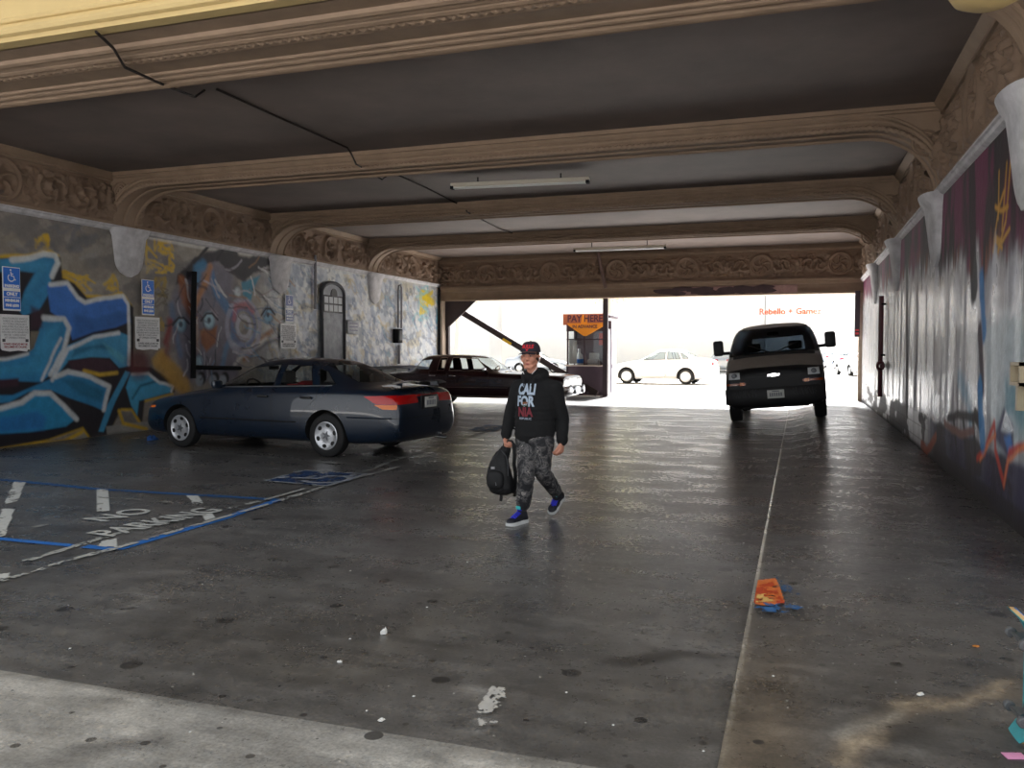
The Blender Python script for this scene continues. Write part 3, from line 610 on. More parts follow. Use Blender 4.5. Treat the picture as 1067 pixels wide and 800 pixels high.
for y0, y1 in ((7.85, 12.4), (12.98, 17.28), (17.86, 22.1), (22.7, 27.25)):
    yc = (y0 + y1) / 2
    frieze('wall_left_frieze', y0, y1, ZSP + .02, HF, lambda s, t, h: np.stack([XL + .01 + h, s, t], 2)[::-1], y1 - y0, yc)
    frieze('wall_right_frieze', y0, y1, ZSR + .02, HF, lambda s, t, h: np.stack([XR - .01 - h, s, t], 2), y1 - y0, yc)
    for x, sx, zb in ((XL, 1, ZSP), (XR, -1, ZSR)):
        m = MB(); L_ = y1 - y0
        prof = [(0, HF - .02), (.05, HF - .02), (.05, HF + .02), (.1, HF + .05), (.14, HF + .1), (.14, ZC), (0, ZC)]
        m.loft([[(x + sx * px, yy, pz) for px, pz in prof] for yy in (y0, y1)]); m.box((x + sx * .03, yc, zb + .05), (.06, L_, .05))
        struct(m.obj('trim_cornice', TAN, None, True, 30))
for x, sx, zb, nm in ((XL, 1, ZSP, 'trim_left'), (XR, -1, ZSR, 'trim_right')):
    m = MB(); prof = [(0, zb - .075), (.03, zb - .06), (.05, zb - .045), (.06, zb - .01), (.085, zb + .0), (.085, zb + .025), (0, zb + .03)]
    m.loft([[(x + sx * px, yy, pz) for px, pz in prof] for yy in (Y0 + .1, Y1)]); struct(m.obj(nm, WLED, None, True, 30))
# white corbels under each beam
def corbel(y, x, sx, zt, drop):
    m = MB(); rings = []
    for k in range(13):
        f = k / 12; z = zt - .02 - drop * f; w = .42 * (1 - .28 * f) if f < .62 else .42 * .826 * math.sqrt(max(0, 1 - ((f - .62) / .385) ** 2)); d = .2 * (1 - .7 * f ** .8)
        if f < .06: w, d = .46, .25
        elif f < .12: w, d = .44, .22
        w = max(w, .01); rings.append([(x + sx * -.02, y - w, z)] + [(x + sx * d * math.sin(a) ** .6, y - w * math.cos(a), z) for a in np.linspace(.12, PI - .12, 11)] + [(x + sx * -.02, y + w, z)])
    m.loft(rings); o = struct(m.obj('trim_corbel', WLED, None, True, 45))
    return o
for yc in (7.6, 12.8, 17.68, 22.5): corbel(yc, XL, 1, ZSP, .88); corbel(yc if yc > 8 else 7.9, XR, -1, ZSR, .95)
# ---- exit wall: lintel, frieze, jambs, post
LZ = 3.27
m = MB(); m.box(((XL + XR) / 2, Y1 + .25, (LZ + ZC) / 2), (XR - XL + .6, .5, ZC - LZ)); struct(m.obj('wall_far', TAN, None, False))
frieze('wall_far_frieze', XL + .05, XR - .05, 3.76, 4.56, lambda s, t, h: np.stack([s, Y1 - .02 - h, t], 2), 2.26, -4.55 + 1.13)
m = MB(); cx, w = (XL + XR) / 2, XR - XL
for z, h, d in ((LZ + .02, .05, .1), (LZ + .08, .05, .06), (3.62, .1, .1), (3.7, .05, .16), (4.62, .06, .1)): m.box((cx, Y1 - d / 2, z), (w, d, h))
struct(m.obj('trim_lintel', TAN, None, False))
PEEL = mat('peeled_pink_paint', (150, 118, 112), .8, var=.25, vscale=6); PEELD = mat('bare_dark_board', (66, 50, 52), .85, var=.3, vscale=9)
struct(MB().box((-1.9, Y1 - .08, 3.43), (3.6, .06, .24)).obj('trim_board', PEEL, None, False))
floor_bits = []
m = MB(); r = random.Random(4)
for k in range(26):
    x = -4.6 + r.random() * 3.6; zz = 3.43 + r.uniform(-.08, .08); pts = [(.16 * (1 + .6 * r.random()) * math.cos(a) * 1.6, .05 * (1 + .8 * r.random()) * math.sin(a)) for a in np.linspace(0, 2 * PI, 9)[:-1]]
    m.prism(pts, .004 + .001 * k / 5, frame((x, Y1 - .112 + .0, zz), (1, 0, 0), (0, 0, 1), (0, -1, 0)))
struct(m.obj('trim_board_peeling', PEELD, None, False))
JAMB = mat('jamb_paint', (176, 158, 140), .7, var=.2, vscale=4); DKW = mat('dark_brown_timber', (52, 40, 40), .7, var=.2, vscale=10)
m = MB(); m.box((XL + .09, Y1 + .1, LZ / 2), (.18, .5, LZ)); struct(m.obj('trim_jamb_left', JAMB, None, False))
m = MB(); m.box((XR - .05, Y1 + .2, LZ / 2), (.1, .5, LZ)); struct(m.obj('trim_jamb_right', JAMB, None, False))
MB().box((XL + .24, Y1 + .2, LZ / 2), (.1, .14, LZ)).obj('trim_jamb_inner', DKW); struct(bpy.data.objects['trim_jamb_inner'])
# gusset and brace
p = [on_y(u, v, Y1 + .1) for u, v in ((463, 313), (496, 313), (463, 345))]
t = tag(MB().prism([(q.x - p[0].x, q.z - p[0].z) for q in p], .06, frame((p[0].x, Y1 + .1, p[0].z), (1, 0, 0), (0, 0, 1), (0, 1, 0))).obj('corner_gusset', DKW, None, False), 'dark triangular board in the upper corner of the exit opening by the left jamb', 'board')
a, b = on_y(474, 321, Y1 + .35), on_y(622, 410, Y1 + .35)
d = (b - a).normalized(); L_ = (b - a).length
brc = thing('diagonal_brace', 'dark timber brace sloping from the corner board down towards the pay booth', 'brace', a)
M = frame((0, 0, 0), d, (0, 1, 0), d.cross(Vector((0, 1, 0))))
MB().box((L_ / 2, 0, 0), (L_, .03, .2), M).obj('beam', DKW, brc, False)
MB().box((2.28, -.02, -.06), (.36, .012, .09), M).obj('yellow_tag', mat('yellow_tape', (235, 190, 40), .5), brc, False)
px = on_z(633, 413); m = MB(); m.box((px.x, Y1 + .3, LZ / 2), (.16, .16, LZ)); m.box((px.x, Y1 + .3, .02), (.3, .3, .04))
struct(m.obj('pillar', mat('dark_steel_post', (58, 44, 50), .5), None, False))
# dark shutter guide at the right jamb with small red lamps
q = on_y(894.5, 330, Y1 - .3); g = thing('hanging_shutter_box', 'dark upright shutter box beside the right exit jamb with red marks', 'shutter box', (XR - .16, Y1 - .25, 1.95))
MB().box((0, 0, .68), (.14, .12, 1.36)).obj('guide', mat('dark_plum_metal', (48, 34, 44), .5), g, False)
m = MB(); m.box((0, -.065, .1), (.1, .012, .06)); m.box((0, -.065, .2), (.1, .012, .05)); m.obj('red_mark', mat('red_reflector', (200, 40, 50), .3), g, False)
# ---- facade over the entrance
m = MB(); c = intrados(); n = len(c); vs = []; fs = []
for y in (Y0 - .02, Y0 + .14):
    for x, z in c: vs.append((x, y, z))
    for x, z in c: vs.append((x, y, 9.0))
for i in range(n - 1): fs += [(i, i + 1, n + i + 1, n + i), (2 * n + i + 1, 2 * n + i, 3 * n + i, 3 * n + i + 1), (i + 1, i, 2 * n + i, 2 * n + i + 1)]
m.add(vs, fs); m.box((XL - 7, Y0 + .06, 4.5), (14, .16, 9)); m.box((XR + 7, Y0 + .06, 4.5), (14, .16, 9)); struct(m.obj('wall_front', CREAM, None, True, 35))
m = MB()
for dz, r, dy in ((.09, .045, -.03), (.2, .03, -.02), (.52, .07, -.05), (.62, .04, -.03)): m.tube([(x, Y0 + dy, z + dz) for x, z in intrados(16)], r, 8)
struct(m.obj('trim_front', CREAM))
q = on_y(1030, -4, Y0 - .15); m = MB(); m.lathe([(.0, -.17), (.12, -.16), (.2, -.12), (.25, -.04), (.27, .02), (.25, .06), (.22, .08), (.22, .3), (.25, .34), (0, .34)], 28, Matrix.Translation((q.x, q.y, q.z + .1)))
m.box((q.x, q.y + .12, q.z + .3), (.3, .3, .3)); struct(m.obj('trim_boss', CREAM))
# ---- door with arched grille in the left wall
q0, q1 = on_x(334, 330, XL), on_x(356, 330, XL); yc = (q0.y + q1.y) / 2; w = q1.y - q0.y; zt = on_x(345, 296, XL).z; zg0 = on_x(345, 326, XL).z; zg1 = on_x(345, 308, XL).z
FD = frame((XL + .02, yc, 0), (0, 1, 0), (0, 0, 1), (1, 0, 0)); PD = mat('painted_door_silver', (146, 150, 156), .55, var=.3, vscale=5, bump=.4, bscale=12); DKF = mat('black_iron', (28, 28, 30), .5)
arch = lambda W_, z0, z1, rr: [(-W_ / 2, z0), (W_ / 2, z0), (W_ / 2, z1)] + [(rr * math.cos(a) * W_ / 2 / rr, z1 + rr * math.sin(a)) for a in np.linspace(0, PI, 15)[1:-1]] + [(-W_ / 2, z1)]
dr = struct(MB().prism(arch(w, 0.02, zg1 + .05, zt - zg1 - .05), .03, FD).obj('door_1', PD, None, False))
m = MB(); ed = arch(w + .06, 0.02, zg1 + .05, zt - zg1 - .02); m.tube([FD @ Vector((x, y, .04)) for x, y in ed[1:] + ed[:1]], .05, 6); m.obj('door_frame', mat('sooty_grey_frame', (70, 70, 74), .7, var=.2), dr)
m = MB(); m.box((0, (zg0 + zg1) / 2, .02), (w * .92, zg1 - zg0, .04), FD); m.obj('door_grille_back', DKF, dr, False)
PN = mat('dirty_white_pane', (196, 200, 204), .3)
for r_ in range(2):
    for c_ in range(4): MB().box(((-.375 + .25 * c_) * w * .86, zg0 + (zg1 - zg0) * (.27 + .46 * r_), .045), (w * .17, (zg1 - zg0) * .36, .012), FD).obj('door_pane', PN, dr, False)
MB().lathe([(.0, .05), (.16, .05), (.16, .02), (.12, .02)], 16, FD @ Matrix.Translation((.05, zt - .28, 0))).obj('door_roundel', DKF, dr)
m = MB(); m.box((0, .9, .035), (w * .8, .02, .02), FD); m.box((0, zg0 - .18, .035), (w * .9, .03, .03), FD); m.obj('door_rail', PD, dr, False)
# ---- pipes and boxes on the walls
GRY = mat('grey_painted_conduit', (120, 118, 122), .5, var=.2, vscale=8); BLK = mat('black_pipe', (20, 20, 22), .8, spec=.2)
def pipe(name, label, pts, r, m_, X, off=.06, cat='pipe'):
    P = [on_x(u, v, X) + Vector((off if X < 0 else -off, 0, 0)) for u, v in pts]; return tag(MB().tube(P, r, 8).obj(name, m_), label, cat)
pipe('mounted_drain_pipe', 'black upright pipe on the painted face mural behind the dark blue sedan', [(200, 283), (199, 330), (199, 394)], .055, BLK, XL)
pipe('mounted_pipe', 'black level pipe low across the face mural above the dark blue sedan', [(201, 382.5), (222, 383), (248, 383.5)], .045, BLK, XL)
pipe('mounted_conduit', 'grey upright conduit on the left wall just before the arched grille door', [(326.5, 266), (326.5, 296), (326.5, 322)], .035, GRY, XL)
pipe('mounted_conduit', 'hooked twin conduit rising from the small black box on the left wall', [(416.5, 342), (416.5, 300), (415.5, 297), (413.5, 298), (413, 303), (413, 341.5)], .03, GRY, XL)
pipe('mounted_conduit', 'grey conduit running down below the small black box on the left wall', [(414, 359.5), (414, 368), (414, 379)], .045, GRY, XL)
pipe('mounted_drain_pipe', 'dark upright pipe in the far corner of the left wall by the jamb', [(456, 300), (456, 350), (456, 392)], .045, BLK, XL)
q = on_x(411.5, 350, XL); t = thing('outlet_switch_box', 'small black box on the silvery far part of the left wall', 'box', (XL + .1, q.y, q.z - .22))
MB().box((0, 0, .22), (.2, .3, .44), r=.02).obj('case', BLK, t); MB().box((.105, 0, .24), (.012, .22, .3), r=.004).obj('cover', DKF, t)
pv = on_x(922.5, 381, XR)
rp = thing('mounted_valve_pipe', 'dark red upright pipe with a cross valve on the right wall', 'pipe', (XR - .1, pv.y, .35))
RP = mat('dark_red_pipe', (88, 30, 40), .5); zt_ = on_x(922.5, 309, XR).z
MB().tube([(0, 0, .2), (0, 0, zt_ - .35)], .05, 8).obj('riser', RP, rp); m = MB(); m.tube([(0, -.5, pv.z - .35), (0, .5, pv.z - .35)], .05, 8); m.ell((0, 0, pv.z - .35), (.09, .14, .12)); m.obj('valve', RP, rp)
for zz in (1.1, 2.2): MB().box((.045, 0, zz), (.09, .1, .04)).obj('bracket', BLK, rp, False)
q = on_x(1053, 389, 1.65); q.y -= .16; t = thing('outlet_box', 'cream electrical box with a dark opening on the right wall at head height', 'electrical box', (XR - .055, q.y, q.z - .1))
CRM = mat('cream_metal', (196, 180, 150), .5, var=.1)
m = MB(); hw, hh = .15, .08
for sy in (-1, 1): m.box((0, sy * hw, .1), (.1, .03, .19))
for sz in (-1, 1): m.box((0, 0, .1 + sz * hh), (.1, .33, .03))
m.obj('box_frame', CRM, t, False); MB().box((.03, 0, .1), (.03, .29, .14)).obj('opening', BLK, t, False); MB().box((.01, .06, -.1), (.06, .07, .2)).obj('stub', CRM, t, False)
def on_c(u, v, z): return on_z(u, v, z)
cz = ZC - .025
def cpath(pp): return [on_c(u, v, z) for u, v, z in pp]
t = thing('ceiling_conduit', 'thin dark wire running crookedly across the ceiling from beam to beam', 'wire', on_c(370, 172, ZC - .3))
o = t.location
for pp in ([(100, 33, ZS - .02), (118, 50, ZS - .06), (130, 70, ZS - .07), (165, 86, ZS - .06), (203, 101, ZC - .03), (213, 94, ZC - .02)], [(226, 93, ZC - .02), (290, 122, cz), (362, 154, cz), (366, 160, ZS - .02), (371, 171, ZS - .04), (398, 187, ZC - .03), (402, 184, ZC - .02)],
           [(414, 182, cz), (445, 196, cz), (484, 216, cz), (487, 221, ZS - .02), (520, 238, cz), (540, 245, cz)]):
    MB().tube([p - o for p in cpath(pp)], .015, 6).obj('wire', mat('dusty_brown_wire', (44, 36, 32), .85, spec=.2), t)
a = on_y(623, 263, Y1 - .16); b = on_y(631, 300, Y1 - .16); tag(MB().tube([a, (a + b) / 2, b], .055, 8).obj('mounted_conduit', mat('brown_conduit', (104, 84, 78), .6)), 'brown pipe slanting down the frieze over the exit opening', 'pipe')
# fluorescent battens
FX = mat('cream_enamel', (205, 196, 180), .45); TB = mat('unlit_tube', (225, 225, 222), .25)
def batten(u0, v0, u1, v1, z, label):
    a, b = on_z(u0, v0, z), on_z(u1, v1, z); L_ = (b - a).length; t = thing('ceiling_light', label, 'ceiling light', (a + b) / 2 + Vector((0, 0, .02)), math.atan2(b.y - a.y, b.x - a.x), 'strip lights under the ceiling')
    MB().box((0, 0, .03), (L_, .13, .07), r=.012).obj('housing', FX, t); 
    for s in (-1, 1): MB().tube([(-L_ / 2 + .06, s * .035, -.025), (L_ / 2 - .06, s * .035, -.025)], .018, 8).obj('tube', TB, t)
    for s in (-1, 1): MB().box((s * (L_ / 2 - .03), 0, -.015), (.06, .13, .06)).obj('end_cap', BLK, t, False)
    for s in (-.3, .3): MB().tube([(s * L_, 0, .06), (s * L_, 0, ZC - z - .02)], .012, 6).obj('hanger', BLK, t)
batten(470, 196, 614, 189.5, 4.6, 'long fluorescent strip light hanging in the middle ceiling bay, the nearer of two')
batten(598, 261.5, 694, 258, 4.5, 'fluorescent strip light near the exit frieze, the farther of two')
# ---- signs on the left wall
BLUE = mat('sign_blue', (36, 118, 222), .45); SWH = mat('sign_white', (240, 240, 240), .5, var=.06, vscale=12); STX = mat('sign_text_grey', (136, 136, 140), .6); SRD = mat('sign_text_red', (150, 44, 60), .6); SWL = mat('sign_lettering_white', (238, 240, 244), .5)
def sframe(u, v, off): q = on_x(u, v, XL); return q, frame((0, 0, 0), (0, 1, 0), (0, 0, 1), (1, 0, 0))
def isa_sign(u, v, w, h, label, faded=False):
    q, M = sframe(u, v, 0); t = thing('accessible_parking_sign', label, 'sign', (XL + .05, q.y, q.z))
    bl = mat('faded_sign_blue', (140, 150, 190), .6, var=.2, vscale=9) if faded else BLUE
    m = MB(); m.box((0, 0, 0), (w, h, .012), M, r=.004); m.obj('plate', SWH, t)
    MB().box((0, h * .25, .008), (w * .93, h * .46, .003), M).obj('upper_panel', bl, t, False)
    MB().box((0, -h * .12, .008), (w * .93, h * .13, .003), M).obj('middle_panel', bl, t, False)
    MB().box((0, -h * .33, .008), (w * .93, h * .26, .003), M).obj('lower_panel', bl, t, False)
    mb = isa_mb(Matrix(), h * .3); mb.v = [(x, y, max(-.0015, min(.0015, z - .003))) for x, y, z in mb.v]
    MB().add(mb.v, mb.f, M @ Matrix.Translation((0, h * .3, .012))).obj('wheelchair_symbol', SWL, t, False)
    for tx, yy, s in (('PARKING', h * .06, .17), ('ONLY', -h * .12, .2), ('MINIMUM', -h * .27, .16), ('FINE $250', -h * .38, .15)):
        text_mb(tx, w * s * 1.15, .004, .003, M=M @ Matrix.Translation((0, yy, .0115)), sx=1.0).obj('lettering', SWL if s != .17 else SWL, t, False)
    return t
def board(u, v, w, h, label, torn=False):
    q, M = sframe(u, v, 0); t = thing('towing_sign', label, 'notice board', (XL + .045, q.y, q.z)); r = random.Random(int(u))
    pts = [(-w / 2, h / 2), (w / 2, h / 2), (w / 2, -h / 2 + .03), (w * .45, -h / 2 + .04), (w * .4, -h / 2), (w * .1, -h / 2 + .015), (-w * .2, -h / 2), (-w * .45, -h / 2 + .02), (-w / 2, -h / 2 + .05)][::-1]
    MB().prism(pts, .01, M @ Matrix.Translation((0, 0, -.005))).obj('panel', SWH, t, False)
    tx = 'UNAUTHORIZED VEHICLES\nPARKED IN DESIGNATED\nACCESSIBLE SPACES NOT\nDISPLAYING PLACARDS OR\nLICENSE PLATES ISSUED FOR\nPERSONS WITH DISABILITIES\nMAY BE TOWED AWAY\nAT OWNERS EXPENSE'
    text_mb(tx, h * .078, -.0005, .002, M=M @ Matrix.Translation((0, h * .13, .007)), sx=.62 * w / h * 1.5, line=.95).obj('lettering', STX, t, False)
    text_mb('TOWED VEHICLES MAY BE\nRECLAIMED BY CALLING', h * .075, .001, .002, M=M @ Matrix.Translation((0, -h * .34, .007)), sx=.62 * w / h * 1.5).obj('lettering', SRD if torn else STX, t, False)
    for sx in (-1, 1): MB().box((sx * w * .4, -h * .2, .008), (w * .1, h * .08, .004), M).obj('sticker', mat('grey_sticker', (86, 86, 90), .6), t, False)
    return t
def msz(u0, v0, u1, v1): a, b = on_x(u0, v0, XL), on_x(u1, v1, XL); return abs(b.y - a.y), abs(a.z - b.z)
isa_sign(9.5, 301, *msz(0, 278, 19.5, 325), 'blue accessible parking sign at the photo edge on the teal graffiti')
board(13.5, 347, *msz(-2, 328, 29, 367), 'white towing notice with red print on the teal graffiti, under the edge sign', True)
isa_sign(152, 310, *msz(145.5, 291, 159, 329), 'blue accessible parking sign between the teal lettering and the face mural')
board(152, 347.5, *msz(139, 330, 165, 365), 'white towing notice between the teal lettering and the face mural')
isa_sign(299.5, 321.5, *msz(295.5, 307, 304, 336), 'faded pale accessible parking sign beside the arched grille door', True)
board(299, 350.5, *msz(291, 337, 307.5, 364), 'white towing notice under the faded sign beside the arched grille door')
q, M = sframe(367, 341, 0); w, h = msz(361, 334, 373, 349)
t = thing('overpainted_sign', 'small grey notice painted over, past the arched grille door', 'notice board', (XL + .04, q.y, q.z)); MB().box((0, 0, 0), (w, h, .01), M, r=.003).obj('panel', mat('overpainted_notice', (176, 180, 186), .6, var=.2, vscale=10), t)
m = MB()
for k in range(3): m.box((0, h * (.28 - .25 * k), .006), (w * .7, h * .07, .003), M)
m.obj('print', mat('pale_violet_print', (128, 124, 146), .6), t, False)
# ================================================================== LIGHT
W_ = bpy.data.worlds.new('sky'); S.world = W_; W_.use_nodes = True; nt = W_.node_tree; bg = nt.nodes['Background']
tc = nt.nodes.new('ShaderNodeTexCoord'); sx = nt.nodes.new('ShaderNodeSeparateXYZ'); cr = nt.nodes.new('ShaderNodeValToRGB')
nt.links.new(tc.outputs['Generated'], sx.inputs[0]); nt.links.new(sx.outputs['Z'], cr.inputs[0]); nt.links.new(cr.outputs[0], bg.inputs[0])
cr.color_ramp.elements[0].color = (.95, .97, 1, 1); cr.color_ramp.elements[1].color = (.5, .53, .56, 1); cr.color_ramp.elements[1].position = .6
bg.inputs['Strength'].default_value = 1.6
sl = bpy.data.lights.new('sun', 'SUN'); sl.energy = 50; sl.angle = .2; sl.color = (1, .99, 1); so = bpy.data.objects.new('sun', sl); COL.objects.link(so)
so.rotation_euler = Vector((.02, .8, .62)).to_track_quat('Z', 'Y').to_euler(); so.location = (0, 40, 40)
S.cycles.use_adaptive_sampling = True; S.cycles.adaptive_threshold = .015; S.cycles.use_denoising = True; S.cycles.max_bounces = 10; S.cycles.diffuse_bounces = 6; S.cycles.glossy_bounces = 4; S.cycles.transparent_max_bounces = 16; S.cycles.caustics_reflective = False; S.cycles.caustics_refractive = False; S.cycles.sample_clamp_indirect = 6
# ================================================================== CARS
TYRE = mat('tyre_rubber', (26, 26, 27), .8, bump=.2, bscale=40); WELL = mat('wheel_well_black', (12, 12, 12), .9); TRIM = mat('black_trim', (16, 16, 17), .5)
SILV = mat('silver_hubcap', (200, 202, 206), .3, metal=.6); CHR = mat('chrome', (225, 226, 228), .12, metal=1.0); INT = mat('dark_interior', (40, 38, 38), .85)
REDL = mat('red_lens', (190, 20, 22), .15, coat=.5); AMB = mat('amber_lens', (240, 120, 20), .2, coat=.5); CLR = mat('clear_lens', (225, 228, 230), .12, coat=.6); PLT = mat('plate_white', (222, 222, 216), .45); PTX = mat('plate_print', (60, 66, 90), .6)
def cage(st):
    """closed body cage from stations; the section runs from the underside up the flank to the top centre line"""
    rings = []
    for x, zb, wS, wL, wM, wB, zB, wG, zG, wR, zR, zT in st:
        zl = zb + (zB - zb) * .3; zm = zb + (zB - zb) * .64
        h = [(0, zb), (wS * .8, zb), (wS, zb + .03), (wL, zl), (wM, zm), (wB, zB), (wG, zG), (wR, zR), (wR * .5, zR + (zT - zR) * .75), (0, zT)]
        ring = [(x, y, z) for y, z in h] + [(x, -y, z) for y, z in h[-2:0:-1]]; rings.append(ring)
    return MB().loft(rings)
def planes_2d(poly):
    n = len(poly); return [(poly[i], poly[(i + 1) % n]) for i in range(n)]
def inpoly(p, poly):
    x, y = p; r = False; n = len(poly)
    for i in range(n):
        (x1, y1), (x2, y2) = poly[i], poly[(i + 1) % n]
        if (y1 > y) != (y2 > y) and x < (x2 - x1) * (y - y1) / (y2 - y1) + x1: r = not r
    return r
def build_body(root, st, paint, wheels, wr, parts, level=2, names=('body',)):
    """parts: list of (name, view 'y'|'x+'|'x-'|'z', polygon, material, trim width, trim material, both sides)"""
    o = cage(st).obj('body', paint, root); md = o.modifiers.new('s', 'SUBSURF'); md.levels = level; md.render_levels = level; baked(o)
    cut = MB()
    for x, w in wheels:
        for sy in (-1, 1): cut.add(*[(lambda c: (c.v, c.f))(MB().lathe([(wr, -.19), (wr, .3)], 36, Matrix.Translation((x, sy * (w - .05), wr * .88)) @ Matrix.Rotation(-sy * PI / 2, 4, 'X')))][0])
    co_ = cut.obj('cutter', WELL, root); md = o.modifiers.new('b', 'BOOLEAN'); md.operation = 'DIFFERENCE'; md.solver = 'EXACT'; md.object = co_; baked(o); bpy.data.objects.remove(co_)
    bvh_full = BVHTree.FromPolygons([v.co[:] for v in o.data.vertices], [tuple(p.vertices) for p in o.data.polygons])
    bm = bmesh.new(); bm.from_mesh(o.data)
    for nm, view, poly, *_ in parts:
        ax = {'y': (0, 2), 'x+': (1, 2), 'x-': (1, 2), 'z': (0, 1)}[view]; third = {'y': 1, 'x+': 0, 'x-': 0, 'z': 2}[view]
        xs = [p[0] for p in poly]; ys = [p[1] for p in poly]
        for a, b in planes_2d(poly):
            nn = [0, 0, 0]; dx, dy = b[0] - a[0], b[1] - a[1]; nn[ax[0]] = -dy; nn[ax[1]] = dx; pt = [0, 0, 0]; pt[ax[0]], pt[ax[1]] = a
            lo = [min(a[i], b[i]) - .06 for i in (0, 1)]; hi = [max(a[i], b[i]) + .06 for i in (0, 1)]
            fs = []
            for f in bm.faces:
                n_ = f.normal
                if view == 'y' and abs(n_.y) < .15 or view == 'x+' and n_.x < .1 or view == 'x-' and n_.x > -.1 or view == 'z' and n_.z < .3: continue
                vv = [v.co for v in f.verts]; q0 = [v[ax[0]] for v in vv]; q1 = [v[ax[1]] for v in vv]
                if max(q0) >= lo[0] and min(q0) <= hi[0] and max(q1) >= lo[1] and min(q1) <= hi[1]: fs.append(f)
            g = set(fs); ed = set(e for f in fs for e in f.edges); ve = set(v for f in fs for v in f.verts)
            if g: bmesh.ops.bisect_plane(bm, geom=list(g) + list(ed) + list(ve), dist=1e-5, plane_co=pt, plane_no=nn)
    bm.normal_update(); bm.faces.index_update(); owner = {}
    wl_ = [(x, wr * .88) for x, w in wheels]
    for f in bm.faces:
        c = f.calc_center_median(); n_ = f.normal
        if any(math.hypot(c.x - x, c.z - z) < wr + .004 and math.hypot(c.x - x, c.z - z) > wr - .05 and n_.dot(Vector((c.x - x, 0, c.z - z)).normalized()) < -.6 for x, z in wl_) or \
           (any(math.hypot(c.x - x, c.z - z) < wr for x, z in wl_) and abs(c.y) < wheels[0][1] - .16): owner[f.index] = ('wheel_well', (c.x > 0, c.y > 0)); continue
        for i, (nm, view, poly, *_) in enumerate(parts):
            if view == 'y' and abs(n_.y) > .15 and inpoly((c.x, c.z), poly): owner[f.index] = (i, 1 if c.y > 0 else -1); break
            if view == 'x+' and n_.x > .1 and inpoly((c.y, c.z), poly): owner[f.index] = (i, 0); break
            if view == 'x-' and n_.x < -.1 and inpoly((c.y, c.z), poly): owner[f.index] = (i, 0); break
            if view == 'z' and n_.z > .3 and inpoly((c.x, c.y), poly): owner[f.index] = (i, 0); break
    def extract(key, name, m, tw, tm, off=0.0):
        b2 = bm.copy(); b2.faces.index_update(); b2.faces.ensure_lookup_table()
        kill = [f for f in b2.faces if owner.get(f.index) != key]
        if len(kill) == len(b2.faces): b2.free(); return None
        bmesh.ops.delete(b2, geom=kill, context='FACES')
        me = bpy.data.meshes.new(name)
        if tw:
            r = bmesh.ops.inset_region(b2, faces=b2.faces[:], thickness=tw, use_even_offset=True, use_boundary=True)
            for f in r['faces']: f.material_index = 1
        if off:
            b2.normal_update()
            for v in b2.verts: v.co += v.normal * off
        b2.to_mesh(me); b2.free(); me.materials.append(m)
        if tw: me.materials.append(tm)
        for p in me.polygons: p.use_smooth = True
        me.set_sharp_from_angle(angle=math.radians(35)); return link(name, me, root)
    made = []
    for key in sorted(set(owner.values()), key=str):
        if key[0] == 'wheel_well': extract(key, 'wheel_well', WELL, 0, None)
        else:
            nm, view, poly, m, tw, tm, *rest = parts[key[0]]; made.append((nm, key[1], extract(key, nm, m, tw, tm, rest[0] if rest else 0)))
    kill = [f for f in bm.faces if f.index in owner]; bmesh.ops.delete(bm, geom=kill, context='FACES'); bm.to_mesh(o.data); bm.free()
    for p in o.data.polygons: p.use_smooth = True
    o.data.set_sharp_from_angle(angle=math.radians(35))
    return o, bvh_full, made
def cast(bvh, view, a, b, side=1):
    if view == 'y': r = bvh.ray_cast(Vector((a, side * 4, b)), Vector((0, -side, 0)))
    elif view == 'x+': r = bvh.ray_cast(Vector((6, a, b)), Vector((-1, 0, 0)))
    elif view == 'x-': r = bvh.ray_cast(Vector((-6, a, b)), Vector((1, 0, 0)))
    else: r = bvh.ray_cast(Vector((a, b, 5)), Vector((0, 0, -1)))
    return r[0], r[1]
def lens(bvh, name, root, m, view, quad, side=1, off=.008, n=(10, 5), mb=None):
    """a thin solid plate lying on the body surface, its outline a quadrilateral in that view"""
    out = mb or MB(); top = []; bot = []; ok = True
    for i in range(n[0] + 1):
        for j in range(n[1] + 1):
            u, v = i / n[0], j / n[1]; p = [(quad[0][k] * (1 - u) + quad[1][k] * u) * (1 - v) + (quad[3][k] * (1 - u) + quad[2][k] * u) * v for k in (0, 1)]
            h, nn = cast(bvh, view, p[0], p[1], side)
            if h is None:
                if top: h, nn = Vector(top[-1]), Vector((0, 0, 1)); top.append(tuple(h)); bot.append(tuple(h - nn * .01)); continue
                h, nn = Vector((0, 0, .5)), Vector((0, 0, 1))
            top.append(tuple(h + nn * off)); bot.append(tuple(h - nn * .012))
    N = len(top); k = n[1] + 1; fs = []
    for i in range(n[0]):
        for j in range(n[1]):
            a = i * k + j; fs.append((a, a + k, a + k + 1, a + 1)); fs.append((N + a, N + a + 1, N + a + k + 1, N + a + k))
    rim = [i * k for i in range(n[0] + 1)] + [n[0] * k + j for j in range(1, k)] + [i * k + k - 1 for i in range(n[0] - 1, -1, -1)] + [j for j in range(k - 2, 0, -1)]
    for a, b in zip(rim, rim[1:] + rim[:1]): fs.append((a, b, N + b, N + a))
    out.add(top + bot, fs)
    return out if mb is not None else out.obj(name, m, root, True, 50)
